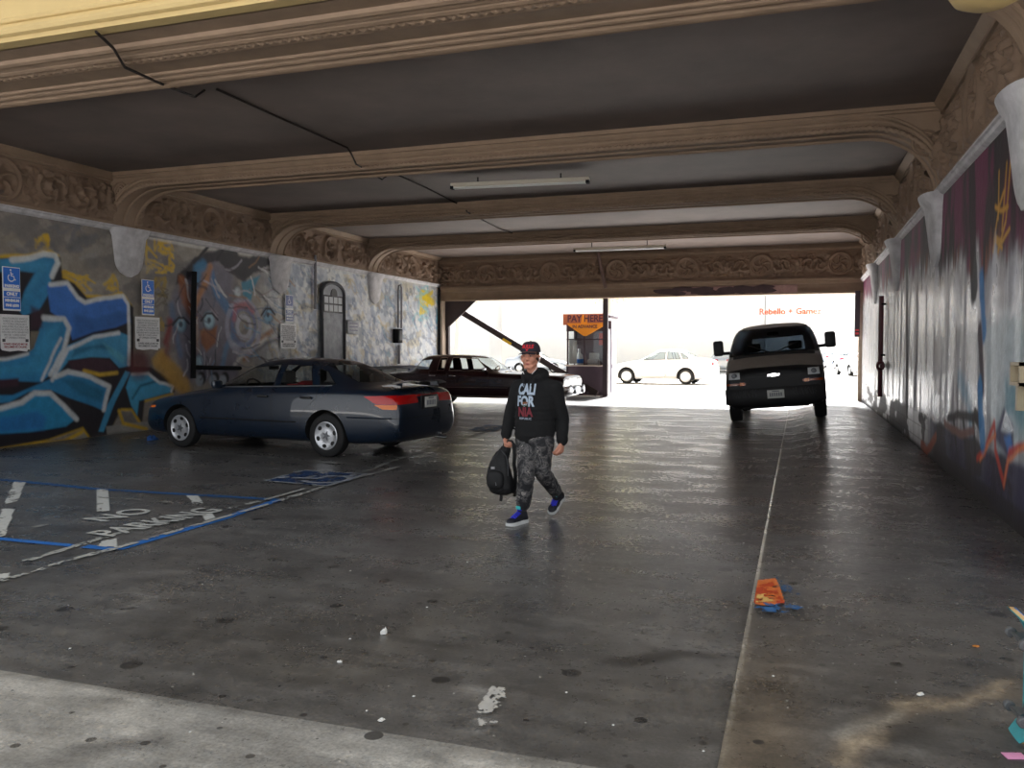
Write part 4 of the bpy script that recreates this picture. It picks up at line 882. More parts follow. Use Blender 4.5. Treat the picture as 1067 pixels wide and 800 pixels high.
def wheel(root, x, y, r, w, rim, style, hubm=SILV):
    """y: the outer face of the tyre"""
    sy = 1 if y > 0 else -1; M = Matrix.Translation((x, y, r)) @ Matrix.Rotation(-sy * PI / 2, 4, 'X')
    t = MB().lathe([(rim * .98, -.012), (rim + .02, 0), (r - .03, -.005), (r - .006, -.025), (r, -.06), (r, -w + .06), (r - .006, -w + .025), (r - .03, -w + .005), (rim, -w), (rim * .9, -w * .8), (rim * .9, -.04)], 40, M, True).obj('wheel', TYRE, root)
    h = MB(); h.lathe([(0, -.02), (rim * .3, -.02), (rim * .42, -.028), (rim * .8, -.022), (rim * .93, -.006), (rim * .99, -.01), (rim * .97, -.04), (0, -.06)], 40, M); h.obj('hubcap', hubm, t)
    d = MB()
    if style == 'holes':
        for k in range(6): MB().prism([(rim * (.74 + .135 * math.cos(b)), rim * .17 * math.sin(b)) for b in np.linspace(0, 2 * PI, 13)[:-1]], .012, M @ Matrix.Rotation(2 * PI * k / 6 + .3, 4, 'Z') @ Matrix.Translation((0, 0, -.026))).obj('hubcap_opening', TRIM, t)
        d.prism([(rim * (.36 if k % 2 else .16) * math.cos(PI * k / 5), rim * (.36 if k % 2 else .16) * math.sin(PI * k / 5)) for k in range(10)], .01, M @ Matrix.Translation((0, 0, -.024))); d.obj('hub_star', mat('dull_grey_hub', (110, 112, 116), .4, metal=.5), t)
    elif style == 'spokes':
        for k in range(10): d.box((rim * .62, 0, -.022), (rim * .42, rim * .09, .012), M @ Matrix.Rotation(2 * PI * k / 10, 4, 'Z'))
        d.obj('hubcap_spoke', TRIM, t)
    return t
def seat(root, x, y, w, m, z0=.42, head=True):
    s = MB(); s.box((x + .08, y, z0), (.5, w, .16), r=.05); s.box((x - .2, y, z0 + .32), (.15, w, .6), Matrix.Translation((x, y, z0)) @ Matrix.Rotation(-.2, 4, 'Y') @ Matrix.Translation((-x, -y, -z0)), r=.06)
    o = s.obj('seat', m, root)
    if head: MB().box((x - .29, y, z0 + .72), (.11, w * .55, .2), r=.05).obj('headrest', m, o)
    return o
def plate(bvh, root, view, cy, cz, txt=None, w=.31, h=.155, tilt=0):
    p, n_ = cast(bvh, view, cy, cz); sx = 1 if view == 'x+' else -1
    M = frame(p + Vector((sx * .03, 0, 0)), (0, sx, 0), (0, 0, 1), (sx, 0, 0))
    o = MB().box((0, 0, 0), (w, h, .012), M, r=.005).obj('licence_plate', PLT, root); m = MB()
    for k in range(6): m.box((-.105 + .042 * k, -.008, .008), (.026, .07, .003), M)
    m.box((0, .058, .008), (.14, .018, .003), M); m.obj('plate_print', mat('plate_print_grey', (130, 132, 140), .6), o, False); return o
def rails(bvh, root, name, m, pts, view, side, r=.008):
    P = []
    for a, b in pts:
        h, n_ = cast(bvh, view, a, b, side)
        if h is not None: P.append(h + n_ * .004)
    return MB().tube(P, r, 6).obj(name, m, root)
def sedan(name, label, cat, loc, rz, st, paint, wx_, wy, wr, rim, parts, hub, hubm=SILV, group=None, seatm=INT, level=2, tw=.2, seats=True):
    root = thing(name, label, cat, loc, rz, group)
    o, bvh, made = build_body(root, st, paint, [(x, wy) for x in wx_], wr + .055, parts, level)
    for x in wx_:
        for sy in (-1, 1): wheel(root, x, sy * wy, wr, tw, rim, hub, hubm)
    return root, bvh, made
GLS = glass('car_glass', (.84, .88, .88)); GLD = glass('dark_van_glass', (.15, .18, .21), .8)
# ---- dark blue sedan
NAVY = mat('dark_blue_car_paint', (12, 28, 46), .3, coat=.7, var=.08, vscale=3, rvar=.05)
st_blue = [
 (2.44, .36, .46, .50, .48, .42, .60, .34, .625, .2, .635, .64), (2.40, .25, .62, .68, .66, .60, .645, .48, .675, .30, .69, .695), (2.24, .20, .75, .81, .80, .745, .70, .62, .735, .38, .76, .77),
 (1.95, .19, .80, .86, .855, .82, .75, .68, .795, .42, .825, .835), (1.455, .19, .82, .88, .88, .86, .82, .73, .87, .45, .905, .92), (.98, .19, .82, .885, .885, .868, .865, .765, .92, .58, .955, .97),
 (.82, .19, .82, .885, .885, .87, .872, .775, .935, .655, .985, 1.0), (.22, .19, .82, .89, .89, .873, .895, .80, .955, .585, 1.30, 1.355), (.0, .19, .82, .89, .89, .873, .905, .805, .96, .57, 1.365, 1.42),
 (-.5, .19, .82, .89, .89, .873, .92, .805, .972, .565, 1.395, 1.45), (-.95, .19, .82, .89, .89, .873, .935, .80, .985, .56, 1.38, 1.435), (-1.28, .19, .82, .888, .888, .87, .945, .795, .995, .555, 1.325, 1.385),
 (-1.93, .19, .82, .883, .883, .862, .96, .765, 1.01, .615, 1.035, 1.06), (-2.08, .20, .81, .875, .875, .855, .96, .745, 1.005, .52, 1.03, 1.045), (-2.45, .22, .78, .855, .85, .83, .945, .71, .99, .45, 1.015, 1.03),
 (-2.58, .25, .75, .83, .81, .775, .92, .67, .965, .42, .985, .995), (-2.66, .30, .70, .80, .74, .70, .82, .61, .86, .4, .88, .885), (-2.69, .40, .62, .73, .70, .66, .72, .56, .74, .38, .75, .755)]
wb = 1.455
parts_blue = [
 ('front_side_window', 'y', [(.70, .985), (.16, 1.29), (-.40, 1.345), (-.44, 1.01)], GLS, .018, TRIM), ('rear_side_window', 'y', [(-.54, 1.015), (-.50, 1.345), (-.98, 1.325), (-1.18, 1.03)], GLS, .018, TRIM), ('quarter_window', 'y', [(-1.28, 1.04), (-1.12, 1.285), (-1.30, 1.245), (-1.56, 1.055)], GLS, .016, TRIM),
 ('windscreen', 'x+', [(-.60, 1.0), (.60, 1.0), (.50, 1.335), (-.50, 1.335)], GLS, .02, TRIM), ('rear_window', 'x-', [(-.56, 1.075), (.56, 1.075), (.47, 1.335), (-.47, 1.335)], GLS, .02, TRIM),
 ('front_door', 'y', [(.66, .30), (.72, .60), (.70, .965), (-.44, .995), (-.47, .30)], NAVY, .007, TRIM), ('rear_door', 'y', [(-.49, .30), (-.46, .995), (-1.30, 1.02), (-1.30, .86), (-1.03, .62), (-.98, .30)], NAVY, .007, TRIM),
 ('bonnet', 'z', [(.92, -.66), (.92, .66), (2.3, .5), (2.3, -.5)], NAVY, .007, TRIM), ('boot_lid', 'z', [(-2.0, -.64), (-2.0, .64), (-2.57, .62), (-2.57, -.62)], NAVY, .007, TRIM),
 ('front_bumper', 'x+', [(-.9, .1), (.9, .1), (.9, .56), (-.9, .56)], NAVY, .006, TRIM), ('rear_bumper', 'x-', [(-.9, .1), (.9, .1), (.9, .60), (-.9, .60)], NAVY, .008, TRIM)]
pr, pf = on_z(343, 476), on_z(184, 465); dirv = Vector((-.992, .127, 0)).normalized(); rz_b = math.atan2(dirv.y, dirv.x); nrm = Vector((-dirv.y, dirv.x, 0))
# near side of this car is its left flank; the wheel contact point lies at y = +.80
ctr_b = Vector((pr.x, pr.y, 0)) + dirv * wb - nrm * .78
BC, bvh, made = sedan('sedan', 'dark blue four-door sedan parked nose to the mural wall, tail lights towards the aisle', 'car', ctr_b, rz_b, st_blue, NAVY, (wb, -wb), .865, .315, .208, parts_blue, 'holes', level=3)
for nm, side, o in made:
    if nm in ('front_door', 'rear_door') and o:
        hx = -.30 if nm == 'front_door' else -1.12; p, n_ = cast(bvh, 'y', hx, .86, side)
        m = MB(); m.box(p + n_ * .022, (.2, .03, .035), r=.012); m.obj('door_handle', TRIM, o)
for side in (1, -1):
    sgn = side
    lens(bvh, 'tail_light', BC, REDL, 'y', [(-2.12, .90), (-2.63, .92), (-2.64, .79), (-2.34, .79)], side, .006)
    lens(bvh, 'rear_indicator', BC, AMB, 'y', [(-2.30, .785), (-2.62, .785), (-2.62, .72), (-2.44, .725)], side, .007)
    lens(bvh, 'tail_light', BC, REDL, 'x-', [(side * .30, .915), (side * .70, .91), (side * .74, .79), (side * .30, .80)], 1, .008)
    lens(bvh, 'side_marker', BC, AMB, 'y', [(2.30, .645), (2.05, .66), (2.05, .625), (2.30, .61)], side, .006, (6, 2))
    lens(bvh, 'headlight', BC, CLR, 'x+', [(side * .28, .67), (side * .62, .65), (side * .64, .57), (side * .28, .585)], 1, .008)
    rails(bvh, BC, 'body_side_trim', TRIM, [(x, .50) for x in np.arange(.98, -.97, -.1)], 'y', side, .012)
    rails(bvh, BC, 'waist_trim', mat('satin_trim', (150, 152, 155), .35, metal=.7), [(x, .978 - .03 * (x - .7) * .9) for x in np.arange(.7, -1.6, -.1)], 'y', side, .008)
    rails(bvh, BC, 'bumper_crease', NAVY, [(x, .60) for x in np.arange(-1.85, -2.64, -.08)], 'y', side, .012)
    h, n_ = cast(bvh, 'y', .60, .98, side); m = MB(); m.box(h + Vector((0, side * .05, .02)), (.05, .1, .03)); m.box(h + Vector((.02, side * .13, .045)), (.09, .19, .13), r=.04); m.obj('door_mirror', NAVY, BC)
plate(bvh, BC, 'x-', 0, .80)
h, n_ = cast(bvh, 'x-', 0, .8); MB().box((h.x - .004, 0, .80), (.03, .46, .21), r=.01).obj('plate_recess', TRIM, BC)
lens(bvh, 'rear_reflector_panel', BC, REDL, 'x-', [(-.28, .905), (.28, .905), (.28, .885), (-.28, .885)], 1, .008, (8, 2))
m = MB(); sp = []
for y in np.linspace(-.68, .68, 15):
    k = 1 - (abs(y) / .68) ** 4; x0, zz = -2.42 - .06 * (1 - (y / .7) ** 2), 1.05 + .045 * k
    sp.append([(x0 + .10, y, zz - .012), (x0, y, zz + .012), (x0 - .14, y, zz + .02), (x0 - .15, y, zz + .008), (x0 - .02, y, zz - .014)])
m.loft(sp)
for sy in (-1, 1): m.box((-2.47, sy * .5, 1.05), (.12, .05, .07))
m.obj('spoiler', NAVY, BC)
m = MB(); m.tube([(-2.5, -.45, .24), (-2.72, -.45, .235)], .028, 10); m.obj('exhaust_pipe', CHR, BC)
REDS = mat('dark_red_seat_cloth', (112, 14, 22), .85); GREYS = mat('grey_seat_cloth', (58, 56, 54), .85)
for y in (.38, -.38): seat(BC, -.08, y, .48, GREYS)
c_ = MB(); c_.box((-.78, .42, .78), (.2, .42, .62), r=.09); c_.box((-.66, .42, .55), (.4, .42, .2), r=.07)
for s in (-1, 1): c_.box((-.68, .42 + s * .2, .86), (.26, .07, .38), r=.03)
c_.obj('child_seat', REDS, BC)['label'] = 'dark red child seat in the back'
m = MB(); m.box((-1.18, 0, .55), (.55, 1.3, .2), r=.06); m.box((-1.42, 0, .80), (.16, 1.3, .5), r=.06); s_ = m.obj('rear_bench', GREYS, BC); 
for y in (.4, -.4): MB().box((-1.46, y, 1.10), (.11, .28, .18), r=.05).obj('headrest', GREYS, s_)
m = MB(); m.box((.62, 0, .78), (.5, 1.4, .34), r=.08); m.box((.2, 0, .32), (1.9, 1.5, .06)); m.obj('dashboard', INT, BC)
m = MB(); m.torus(.18, .016, Matrix.Translation((.30, .38, .94)) @ Matrix.Rotation(-1.1, 4, 'Y')); m.tube([(.32, .38, .94), (.55, .38, .85)], .03, 8); m.box((.31, .38, .94), (.02, .3, .04)); m.obj('steering_wheel', TRIM, BC)
MB().box((.26, 0, 1.27), (.04, .22, .06), r=.015).obj('rear_view_mirror', TRIM, BC)
m = MB(); m.tube([(-1.95, -.2, 1.04), (-1.98, -.2, 1.2)], .006, 5); m.obj('aerial', TRIM, BC)
# ---- maroon saloon, backed in
MAR = mat('maroon_car_paint', (44, 14, 22), .22, coat=.9, var=.06, vscale=3)
st_mar = [
 (2.62, .42, .78, .86, .86, .84, .74, .80, .80, .5, .82, .83), (2.60, .34, .80, .89, .89, .87, .80, .82, .86, .5, .885, .89), (2.45, .30, .84, .91, .91, .89, .84, .84, .89, .5, .915, .925), (1.55, .27, .86, .925, .925, .905, .87, .86, .92, .52, .945, .955), (.80, .26, .86, .93, .93, .91, .89, .865, .94, .62, .96, .975),
 (.64, .26, .86, .93, .93, .91, .895, .865, .95, .73, .985, 1.0), (.10, .26, .86, .93, .93, .91, .905, .86, .955, .66, 1.37, 1.41), (-.08, .26, .86, .93, .93, .91, .905, .86, .96, .65, 1.395, 1.435), (-.8, .26, .86, .93, .93, .91, .91, .86, .96, .65, 1.40, 1.45), (-1.42, .26, .86, .93, .93, .91, .91, .855, .96, .65, 1.385, 1.435), (-1.56, .26, .86, .93, .93, .91, .91, .85, .96, .66, 1.36, 1.41),
 (-1.80, .27, .86, .925, .925, .905, .905, .84, .95, .72, .965, .98), (-1.95, .28, .85, .92, .92, .9, .90, .83, .945, .6, .96, .965), (-2.5, .30, .83, .90, .90, .88, .88, .81, .925, .6, .94, .945), (-2.62, .34, .80, .88, .87, .85, .84, .79, .88, .55, .90, .90), (-2.65, .42, .76, .85, .84, .82, .76, .75, .80, .5, .82, .82)]
parts_mar = [
 ('front_side_window', 'y', [(.50, 1.0), (.10, 1.33), (-.62, 1.36), (-.64, 1.0)], GLS, .018, CHR), ('rear_side_window', 'y', [(-.78, 1.0), (-.76, 1.36), (-.98, 1.355), (-1.0, 1.0)], GLS, .018, CHR), ('opera_window', 'y', [(-1.25, 1.03), (-1.2, 1.31), (-1.55, 1.28), (-1.66, 1.03)], GLS, .018, TRIM),
 ('windscreen', 'x+', [(-.68, 1.0), (.68, 1.0), (.60, 1.375), (-.60, 1.375)], GLS, .02, CHR), ('rear_window', 'x-', [(-.64, 1.0), (.64, 1.0), (.58, 1.355), (-.58, 1.355)], GLS, .02, CHR),
 ('front_door', 'y', [(.55, .32), (.55, .975), (-.68, .98), (-.68, .32)], MAR, .008, TRIM), ('rear_door', 'y', [(-.70, .32), (-.70, .98), (-1.25, .98), (-1.05, .6), (-1.0, .32)], MAR, .008, TRIM),
 ('bonnet', 'z', [(.78, -.8), (.78, .8), (2.52, .78), (2.52, -.78)], MAR, .008, TRIM), ('boot_lid', 'z', [(-2.0, -.74), (-2.0, .74), (-2.56, .72), (-2.56, -.72)], MAR, .008, TRIM)]
MC, bvh, made = sedan('saloon_car', 'dark maroon boxy saloon backed in by the exit, partly hidden behind the walking person', 'car', (-8.35, 21.95, 0), -.03, st_mar, MAR, (1.62, -1.45), .9, .34, .2, parts_mar, 'holes', CHR)
for nm, side, o in made:
    if nm in ('front_door', 'rear_door') and o: p, n_ = cast(bvh, 'y', -.5 if nm == 'front_door' else -1.1, .86, side); MB().box(p + n_ * .02, (.2, .03, .03), r=.01).obj('door_handle', CHR, o)
for x, nm in ((2.66, 'front_bumper'), (-2.70, 'rear_bumper')):
    m = MB(); sg = 1 if x > 0 else -1; m.loft([[(x + sg * (.10 - .14 * (abs(y) / .93) ** 6) + dx, y, z) for dx, z in ((-.08 * sg, .40), (.0, .40), (.02 * sg, .46), (.02 * sg, .56), (0, .60), (-.08 * sg, .60))] for y in np.linspace(-.95, .95, 17)]); b_ = m.obj(nm, CHR, MC)
    if sg > 0:
        for sy in (-1, 1): MB().box((2.80, sy * .36, .52), (.06, .09, .22), r=.02).obj('bumper_guard', CHR, b_)
for s in (-1, 1):
    lens(bvh, 'headlight', MC, CLR, 'x+', [(s * .42, .80), (s * .82, .79), (s * .83, .66), (s * .42, .66)], 1, .012); lens(bvh, 'tail_light', MC, REDL, 'x-', [(s * .5, .84), (s * .80, .83), (s * .81, .68), (s * .5, .68)], 1, .012)
    rails(bvh, MC, 'body_side_trim', CHR, [(x, .56) for x in np.arange(1.1, -.98, -.15)], 'y', s, .012); rails(bvh, MC, 'sill_trim', CHR, [(x, .33) for x in np.arange(1.1, -.98, -.15)], 'y', s, .014)
    h, n_ = cast(bvh, 'y', .45, .98, s); m = MB(); m.box(h + Vector((0, s * .05, .03)), (.05, .12, .03)); m.box(h + Vector((0, s * .13, .06)), (.09, .16, .1), r=.03); m.obj('door_mirror', CHR, MC)
    m = MB()
for k in range(1):
    m = MB()
    for j in range(9): lens(bvh, '', None, None, 'x+', [(-.36 + .08 * j, .82), (-.30 + .08 * j, .82), (-.30 + .08 * j, .64), (-.36 + .08 * j, .64)], 1, .014, (2, 4), m)
    m.obj('grille', CHR, MC)
m = MB(); m.box((-.05, .4, .55), (.5, .6, .2), r=.05); m.box((-.05, -.4, .55), (.5, .6, .2), r=.05); m.box((-.36, .4, .74), (.16, .6, .42), r=.06); m.box((-.36, -.4, .74), (.16, .6, .42), r=.06); m.box((-1.3, 0, .72), (.2, 1.4, .5), r=.06); m.obj('seat', INT, MC)
MB().box((.55, 0, .80), (.45, 1.5, .3), r=.08).obj('dashboard', INT, MC); m = MB(); m.torus(.19, .015, Matrix.Translation((.25, .4, .95)) @ Matrix.Rotation(-1.1, 4, 'Y')); m.tube([(.25, .4, .95), (.5, .4, .85)], .03, 8); m.obj('steering_wheel', TRIM, MC)
plate(bvh, MC, 'x+', 0, .52)
# ---- van facing the camera
VWH = mat('white_van_paint', (176, 176, 178), .4, coat=.3, var=.06); VBK = mat('black_front_bra', (17, 17, 20), .55, var=.2, vscale=6, bump=.1, bscale=30); VGR = mat('grey_bonnet', (150, 146, 140), .65, var=.14, vscale=5)
st_van = [
 (2.86, .46, .70, .84, .84, .78, .84, .66, .89, .4, .91, .92), (2.84, .36, .82, .94, .94, .90, .96, .80, 1.05, .45, 1.09, 1.10), (2.72, .32, .90, .985, .985, .95, 1.03, .86, 1.12, .48, 1.165, 1.18), (2.35, .30, .94, 1.0, 1.0, .985, 1.12, .90, 1.24, .5, 1.285, 1.30), (1.98, .30, .94, 1.0, 1.0, 1.0, 1.17, .96, 1.31, .70, 1.345, 1.36),
 (1.84, .30, .94, 1.0, 1.0, 1.0, 1.20, .97, 1.35, .90, 1.385, 1.405), (1.18, .30, .94, 1.0, 1.0, 1.0, 1.24, .955, 1.42, .85, 1.97, 2.03), (.95, .30, .94, 1.0, 1.0, 1.0, 1.25, .955, 1.42, .85, 2.03, 2.09), (0, .30, .94, 1.0, 1.0, 1.0, 1.25, .955, 1.42, .85, 2.05, 2.12), (-2.0, .30, .94, 1.0, 1.0, 1.0, 1.25, .955, 1.42, .85, 2.05, 2.12), (-2.7, .32, .93, 1.0, 1.0, .99, 1.25, .94, 1.42, .80, 2.03, 2.09), (-2.83, .36, .9, .97, .97, .96, 1.24, .92, 1.40, .78, 1.97, 2.02), (-2.86, .5, .85, .92, .92, .9, 1.2, .86, 1.34, .74, 1.85, 1.9)]
BRA = [(-1.05, .2), (1.05, .2), (1.05, 1.09), (.5, 1.15), (-.5, 1.15), (-1.05, 1.09)]
parts_van = [('windscreen', 'x+', [(-.93, 1.40), (.93, 1.40), (.85, 1.985), (-.85, 1.985)], GLD, .05, TRIM), ('front_side_window', 'y', [(1.62, 1.40), (1.12, 1.90), (.42, 1.92), (.40, 1.40)], GLD, .02, TRIM), ('rear_window', 'x-', [(-.7, 1.45), (.7, 1.45), (.66, 1.85), (-.66, 1.85)], GLD, .02, TRIM),
 ('front_door', 'y', [(1.72, .42), (1.68, 1.36), (.38, 1.36), (.38, .42)], VWH, .008, TRIM), ('front_fascia', 'x+', BRA, VBK, .01, TRIM), ('bonnet', 'z', [(1.93, -1.05), (1.93, 1.05), (2.86, 1.05), (2.86, -1.05)], VGR, .008, TRIM)]
vroll = math.radians(5.0)
VN = thing('van', 'white cargo van with a black front and grey bonnet driving in from the bright exit', 'van', (-.42, 19.75 + 1.0, .06), -PI / 2)
o, bvh, made = build_body(VN, st_van, VWH, [(1.72, .99), (-1.72, .99)], .43, parts_van, 2)
for x in (1.72, -1.72):
    for sy in (-1, 1): wheel(VN, x, sy * .99, .375, .25, .21, 'holes', mat('steel_wheel', (120, 120, 122), .4, metal=.6))
for s in (-1, 1):
    e = lens(bvh, 'headlight', VN, CLR, 'x+', [(s * .66, 1.07), (s * .87, 1.07), (s * .88, .94), (s * .66, .94)], 1, .012)
    h, n_ = cast(bvh, 'x+', s * .77, 1.005); MB().ell(h + n_ * .012, (.02, .055, .055)).obj('bulb', mat('dim_headlamp_glass', (120, 124, 128), .1), e)
    lens(bvh, 'indicator', VN, mat('dark_amber_lens', (150, 62, 16), .25, coat=.4), 'x+', [(s * .55, .86), (s * .93, .86), (s * .93, .815), (s * .55, .815)], 1, .012); lens(bvh, 'indicator_bulb', VN, AMB, 'x+', [(s * .58, .87), (s * .67, .87), (s * .67, .805), (s * .58, .805)], 1, .018, (4, 3))
    # tall door mirror on its arm
    mr = MB(); mr.tube([(1.42, s * .93, 1.50), (1.40, s * 1.05, 1.50), (1.40, s * 1.10, 1.53)], .035, 8); mr.box((1.40, s * 1.17, 1.62), (.12, .22, .34), r=.05); mr.obj('door_mirror', VBK, VN)
    MB().tube([(1.95, s * .05, 1.44), (1.78, s * .35, 1.56), (1.66, s * .52, 1.63)], .012, 6).obj('wiper', TRIM, VN)
h, n_ = cast(bvh, 'x+', 0, .985); M = frame(h + Vector((.012, 0, 0)), (0, .85, 0), (0, 0, .8), (1, 0, 0))
bow = [(-.15, -.03), (-.13, .03), (-.05, .03), (-.045, .045), (.06, .045), (.055, .03), (.15, .03), (.13, -.03), (.05, -.03), (.045, -.045), (-.06, -.045), (-.055, -.03)]
MB().prism(bow, .02, M).obj('grille_emblem', CHR, VN, False)
g = MB()
for zz in (.93, .97, 1.03): lens(bvh, '', None, None, 'x+', [(-.55, zz + .012), (.55, zz + .012), (.55, zz - .012), (-.55, zz - .012)], 1, .01, (10, 2), g)
g.obj('grille_bars', TRIM, VN)
m = MB(); m.loft([[(2.86 + .05 - .12 * (abs(y) / 1.0) ** 4 + dx, y, z) for dx, z in ((-.16, .44), (0, .42), (.03, .5), (.03, .66), (0, .74), (-.16, .74))] for y in np.linspace(-.98, .98, 21)]); bp_ = m.obj('front_bumper', VBK, VN)
SCR = mat('faded_white_scrawl', (62, 60, 62), .8); zz = .63
bv2 = BVHTree.FromPolygons([v.co[:] for v in bp_.data.vertices], [tuple(p.vertices) for p in bp_.data.polygons])
plate(bv2, VN, 'x+', .02, .60, w=.33, h=.17)
for s in (-1, 1):
    m = MB(); r = random.Random(3 + s)
    for k in range(9):
        y0_ = s * (.38 + .05 * k); pts = []
        for j in range(4):
            h, n_ = cast(bv2, 'x+', y0_ + r.uniform(-.03, .03), .56 + .14 * (j / 3 if k % 2 else 1 - j / 3) + r.uniform(-.01, .01))
            if h: pts.append(h + Vector((.003, 0, 0)))
        if len(pts) > 1: m.tube(pts, .006, 5)
    m.obj('scrawl', SCR, bp_)
m = MB(); m.box((2.6, 0, .36), (.3, 1.3, .1), r=.03); m.tube([(1.7, -.8, .375), (1.7, .8, .375)], .06, 8); m.box((0, 0, .34), (4.6, 1.0, .1)); m.obj('underbody', TRIM, VN)
for y in (.45, -.45): seat(VN, .85, y, .55, INT, .85)
m = MB(); m.box((1.75, 0, 1.28), (.4, 1.7, .3), r=.08); m.obj('dashboard', INT, VN); MB().box((1.15, 0, 1.86), (.04, .24, .07), r=.02).obj('rear_view_mirror', TRIM, VN)
VN.rotation_euler = (0, 0, -PI / 2)
VN.rotation_mode = 'XYZ'
# the van leans with the swollen slab: raise its left flank (camera right)
VN.matrix_world = Matrix.Translation((-.42, 20.75, .075)) @ Matrix.Rotation(-vroll, 4, 'Y') @ Matrix.Rotation(-PI / 2, 4, 'Z')
# ---- cars in the bright street
CWH = mat('white_car_paint', (228, 228, 228), .3, coat=.6); CSV = mat('silver_car_paint', (176, 182, 190), .3, metal=.3, coat=.5); CBL = mat('pale_blue_car_paint', (150, 168, 196), .3, coat=.5)
st_w = [(x * .86, *r[:-1], r[-1] * 1.0) for x, *r in st_blue]
parts_w = [(n_, v, [((p[0] * .86, p[1]) if v in ('y', 'z') else p) for p in poly], GLS if 'window' in n_ or n_ == 'windscreen' else CWH, tw, tm) for n_, v, poly, m_, tw, tm in parts_blue if 'bumper' not in n_]
qa, qb = on_z(653.6, 399.5), on_z(715, 400.5); d = (qb - qa); d.z = 0; d.normalize(); wbw = 1.235
WC, bvh, made = sedan('hatchback', 'white car parked across the bright street between the pay booth and the van', 'car', (0, 0, 0), math.atan2(-d.y, -d.x), st_w, CWH, (wbw, -wbw), .865, .315, .215, parts_w, 'plain')
k_ = (qb - qa).length / (2 * wbw); WC.scale = (k_, k_, k_); mid = (qa + qb) / 2; WC.location = (mid.x - d.y * .8, mid.y + d.x * .8, 0)
for s in (-1, 1): lens(bvh, 'tail_light', WC, REDL, 'x-', [(s * .30, .915), (s * .70, .91), (s * .74, .79), (s * .30, .80)], 1, .008); lens(bvh, 'headlight', WC, CLR, 'x+', [(s * .28, .67), (s * .62, .65), (s * .64, .57), (s * .28, .585)], 1, .008)
def recolour(r, m_):
    for ch in r.children:
        if ch.data.materials and ch.data.materials[0] == CWH: ch.data = ch.data.copy(); ch.data.materials[0] = m_
def far_car(label, loc, rz, m_, k=1.0):
    r = dup(WC, label, loc, (0, 0, rz)); r.scale = (k, k, k); recolour(r, m_); return r
far_car('white car parked just past the right exit jamb, nearest of the row there', on_z(893, 391), PI / 2 + .25, CWH)
far_car('pale blue car in the street behind the white one beside the right jamb', on_z(874, 384), PI / 2 + .3, CBL)
far_car('silver car deep in the street, seen between the van mirror and the right jamb', on_z(863, 379), PI / 2 + .2, CSV)
far_car('silver car far behind the pay booth, only its windows standing out', on_z(562, 388), .05, CSV)
far_car('silver car at the street edge just beside the van mirror on its left', on_z(752, 387), PI / 2 + .1, CSV)
# ================================================================== PEOPLE AND SMALL THINGS
def blob(name, caps, ells, voxel, m, parent, smooth=6, disp=None, seed=0):
    """one continuous surface from tapered limbs and ellipsoids, fused by voxel remeshing"""
    mb = MB()
    for a, ra, b, rb in caps:
        a, b = Vector(a), Vector(b); d = (b - a); L_ = max(d.length, 1e-5); d /= L_
        rings = []; pts = []; rs = []
        for k in range(5): t = PI / 2 * (1 - k / 4); pts.append(a - d * ra * math.sin(t)); rs.append(max(ra * math.cos(t), ra * .03))
        for k in range(1, 4): pts.append(a + d * L_ * k / 4); rs.append(ra + (rb - ra) * k / 4)
        for k in range(5): t = PI / 2 * k / 4; pts.append(b + d * rb * math.sin(t)); rs.append(max(rb * math.cos(t), rb * .03))
        mb.tube(pts, rs, 14)
    for c, r, M in ells: mb.ell((0, 0, 0), r, Matrix.Translation(c) @ M, 22, 14)
    o = mb.obj(name, m, parent, False)
    md = o.modifiers.new('r', 'REMESH'); md.mode = 'VOXEL'; md.voxel_size = voxel; md.use_smooth_shade = True
    if smooth: md = o.modifiers.new('s', 'SMOOTH'); md.factor = .5; md.iterations = smooth
    baked(o)
    if disp:
        amp, sc, st = disp; me = o.data; n = len(me.vertices); co_ = np.empty(n * 3, np.float32); me.vertices.foreach_get('co', co_); co_ = co_.reshape(-1, 3); no = np.empty(n * 3, np.float32); me.vertex_normals.foreach_get('vector', no); no = no.reshape(-1, 3)
        q = co_ * np.array(st) * sc; w = fbm(q[:, 0] + q[:, 2] * .7 + 40, q[:, 1] + q[:, 2] + 60, seed, 3); w = 1 - np.abs(w * 2 - 1) * 2.2
        co_ = co_ + no * (w * amp)[:, None]; me.vertices.foreach_set('co', co_.ravel().astype(np.float32)); me.update()
    for p in o.data.polygons: p.use_smooth = True
    return o
PO = on_z(552, 543); D0 = (PO - CP).dot(CF)
def pp(u, v, b=0.0): r = ray(u, v); return CP + r * (D0 - b) - PO
A_ = CR.copy(); B_ = Vector((math.sin(TH), -math.cos(TH), 0)); Z_ = Vector((0, 0, 1))
def facing(deg): f = (A_ * -math.sin(math.radians(deg)) + B_ * math.cos(math.radians(deg))); return f, f.cross(Z_) * -1   # forward, person's left
SKIN = mat('skin', (196, 136, 112), .55, var=.08, vscale=18); BLKF = mat('black_hoodie_fleece', (11, 11, 13), .92, var=.15, vscale=30, bump=.2, bscale=150)
PER = thing('person', 'person in a black hoodie, camouflage trousers and cap walking while holding a backpack', 'person', PO)
